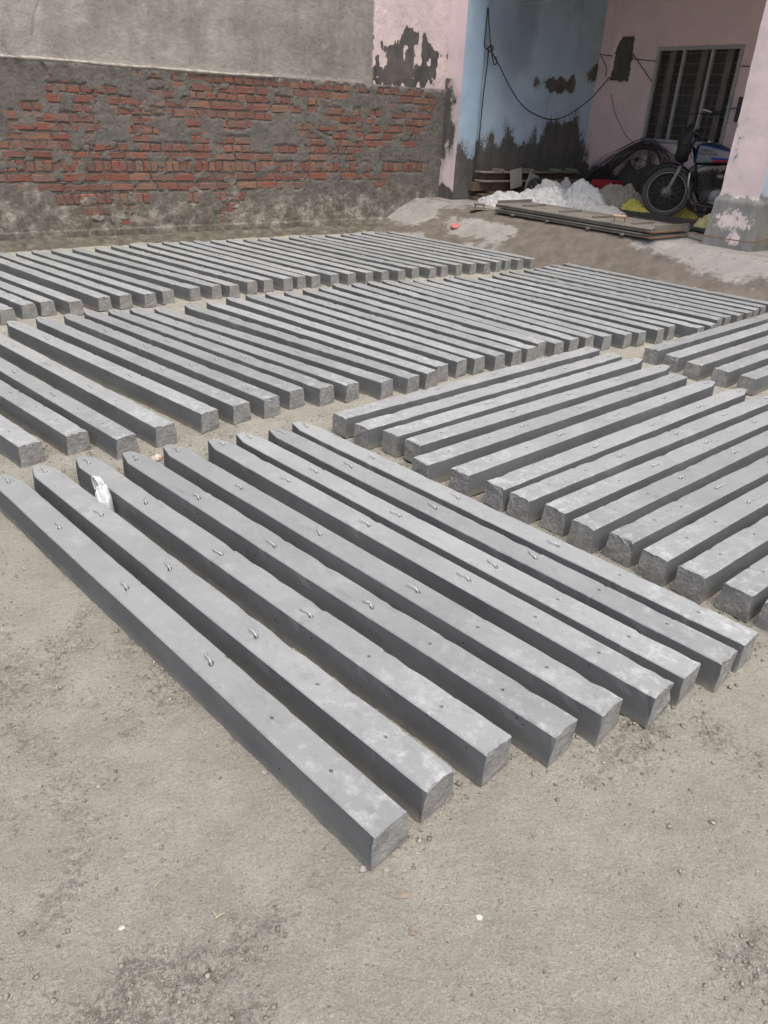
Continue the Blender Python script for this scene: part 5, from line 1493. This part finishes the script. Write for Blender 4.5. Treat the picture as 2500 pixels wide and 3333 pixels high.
for txt, x0, z0, sc in (("HERO", -.425, .838, .050), ("HONDA", -.40, .797, .050)):
    v, f = text_mesh(txt, sc); v = v * [1.18, 1.0, 1]
    # reads front to back on the left flank, following its curve
    X_ = x0 - v[:, 0]; Zt = z0 + v[:, 1]
    yy = 0.1345 - 0.02 * np.clip((Zt - .85) / .06, 0, 1) ** 2 - 0.024 * np.clip((X_ + .47) / .08, 0, 1) ** 1.5
    bpart("lettering", (np.stack([X_, yy + v[:, 2] + .0016, Zt], -1), f), INK, False, parent=tank)
# seat and tail
secs = []
for x, ry, z0_, z1_ in ((-.80, .07, .79, .86), (-.86, .10, .78, .905), (-1.0, .125, .77, .90), (-1.15, .13, .77, .885), (-1.35, .12, .78, .905), (-1.52, .10, .79, .90), (-1.56, .08, .80, .87)):
    secs.append(ell((x, 0, (z0_ + z1_) / 2), 0, ry, (z1_ - z0_) / 2, 16, 3))
bpart("seat", loft(secs), BLKP)
secs = []
for x, ry, rz, zc_ in ((-.90, .10, .09, .66), (-1.1, .11, .10, .67), (-1.4, .09, .06, .74), (-1.62, .06, .03, .79)):
    secs.append(ell((x, 0, zc_), 0, ry, rz, 12, 3))
bpart("side_cover", loft(secs), BLK)
secs = []
for k in range(11):
    an = R(35 + 120 * k / 10); rad = WR + .05
    secs.append([(-1.23 + (rad + d) * math.cos(an), y, WR + (rad + d) * math.sin(an)) for d, y in ((0, -.07), (.012, 0), (0, .07), (-.006, .068), (.005, 0), (-.006, -.068))])
bpart("rear_mudguard", loft(secs), BLK)
bpart("tail_lamp", box(-1.70, -1.63, -.06, .06, .72, .79, .01), plain("red_lens", (0.3, 0.01, 0.01), 0.3), False)
for y in (-.13, .13): bpart("shock_absorber", tube([(-1.20, y, WR + .05), (-1.12, y, .70)], .03, 10), ALU)
BODY_DX = 0.10
# engine
bpart("crankcase", loft([ell((-.50, 0, .33), 0, .10, .07, 16, 3), ell((-.55, 0, .33), 0, .13, .10, 16, 3), ell((-.72, 0, .33), 0, .135, .11, 16, 3), ell((-.84, 0, .33), 0, .12, .09, 16, 3), ell((-.90, 0, .33), 0, .08, .06, 16, 3)]), ENG)
bpart("clutch_cover", lathe([(0, .0), (.085, .0), (.095, -.012), (.1, -.03)], 22, 'y', (-.70, .165, .33)), ALU)
fins = []
for k in range(9):
    d = .02 + k * .022
    fins.append(frame_box((-.56, 0, .40), (.35, 0, .94), (0, 1, 0), (-.94, 0, .35), d, d + .008, -.085, .085, -.075, .075, .003))
fins.append(frame_box((-.56, 0, .40), (.35, 0, .94), (0, 1, 0), (-.94, 0, .35), 0, .20, -.06, .06, -.055, .055, .01))
bpart("cylinder_fins", join(*fins), ENG, False)
bpart("cylinder_head", frame_box((-.56, 0, .40), (.35, 0, .94), (0, 1, 0), (-.94, 0, .35), .22, .285, -.08, .08, -.07, .07, .015), ALU, False)
bpart("carburettor", lathe([(0, -.06), (.03, -.06), (.035, 0), (.028, .05), (0, .05)], 14, 'x', (-.70, 0, .56)), ALU)
bpart("exhaust_pipe", tube(spline([(-.46, -.05, .50), (-.40, -.09, .40), (-.46, -.12, .24), (-.70, -.14, .20), (-1.0, -.16, .24), (-1.5, -.18, .32)], 5), [.017] * 16 + [.03] * 10), CHR)
bpart("foot_peg", tube([(-.74, -.26, .24), (-.74, .26, .24)], .012, 8), BLKP)
bpart("gear_pedal", tube([(-.60, .16, .27), (-.74, .175, .26), (-.88, .17, .27)], .008, 6), CHR)
for y in (-1, 1): bpart("stand_leg", tube([(-.82, .10 * y, .25), (-.90, .17 * y, 0.0)], .012, 6), BLK)
# leg guard
for sgn in (1, -1):
    lg = [(-.385, .02 * sgn, .64), (-.36, .14 * sgn, .655), (-.33, .26 * sgn, .60), (-.335, .285 * sgn, .48), (-.37, .24 * sgn, .33), (-.43, .10 * sgn, .27), (-.46, .02 * sgn, .27)]
    bpart("leg_guard", tube(spline(lg, 5), .0125, 8), CHR)
T.o.rotation_euler = (0, 0, BK_RZ)
# the front tyre stands on the rods, so shim the bike height with a flat bar below the tyre
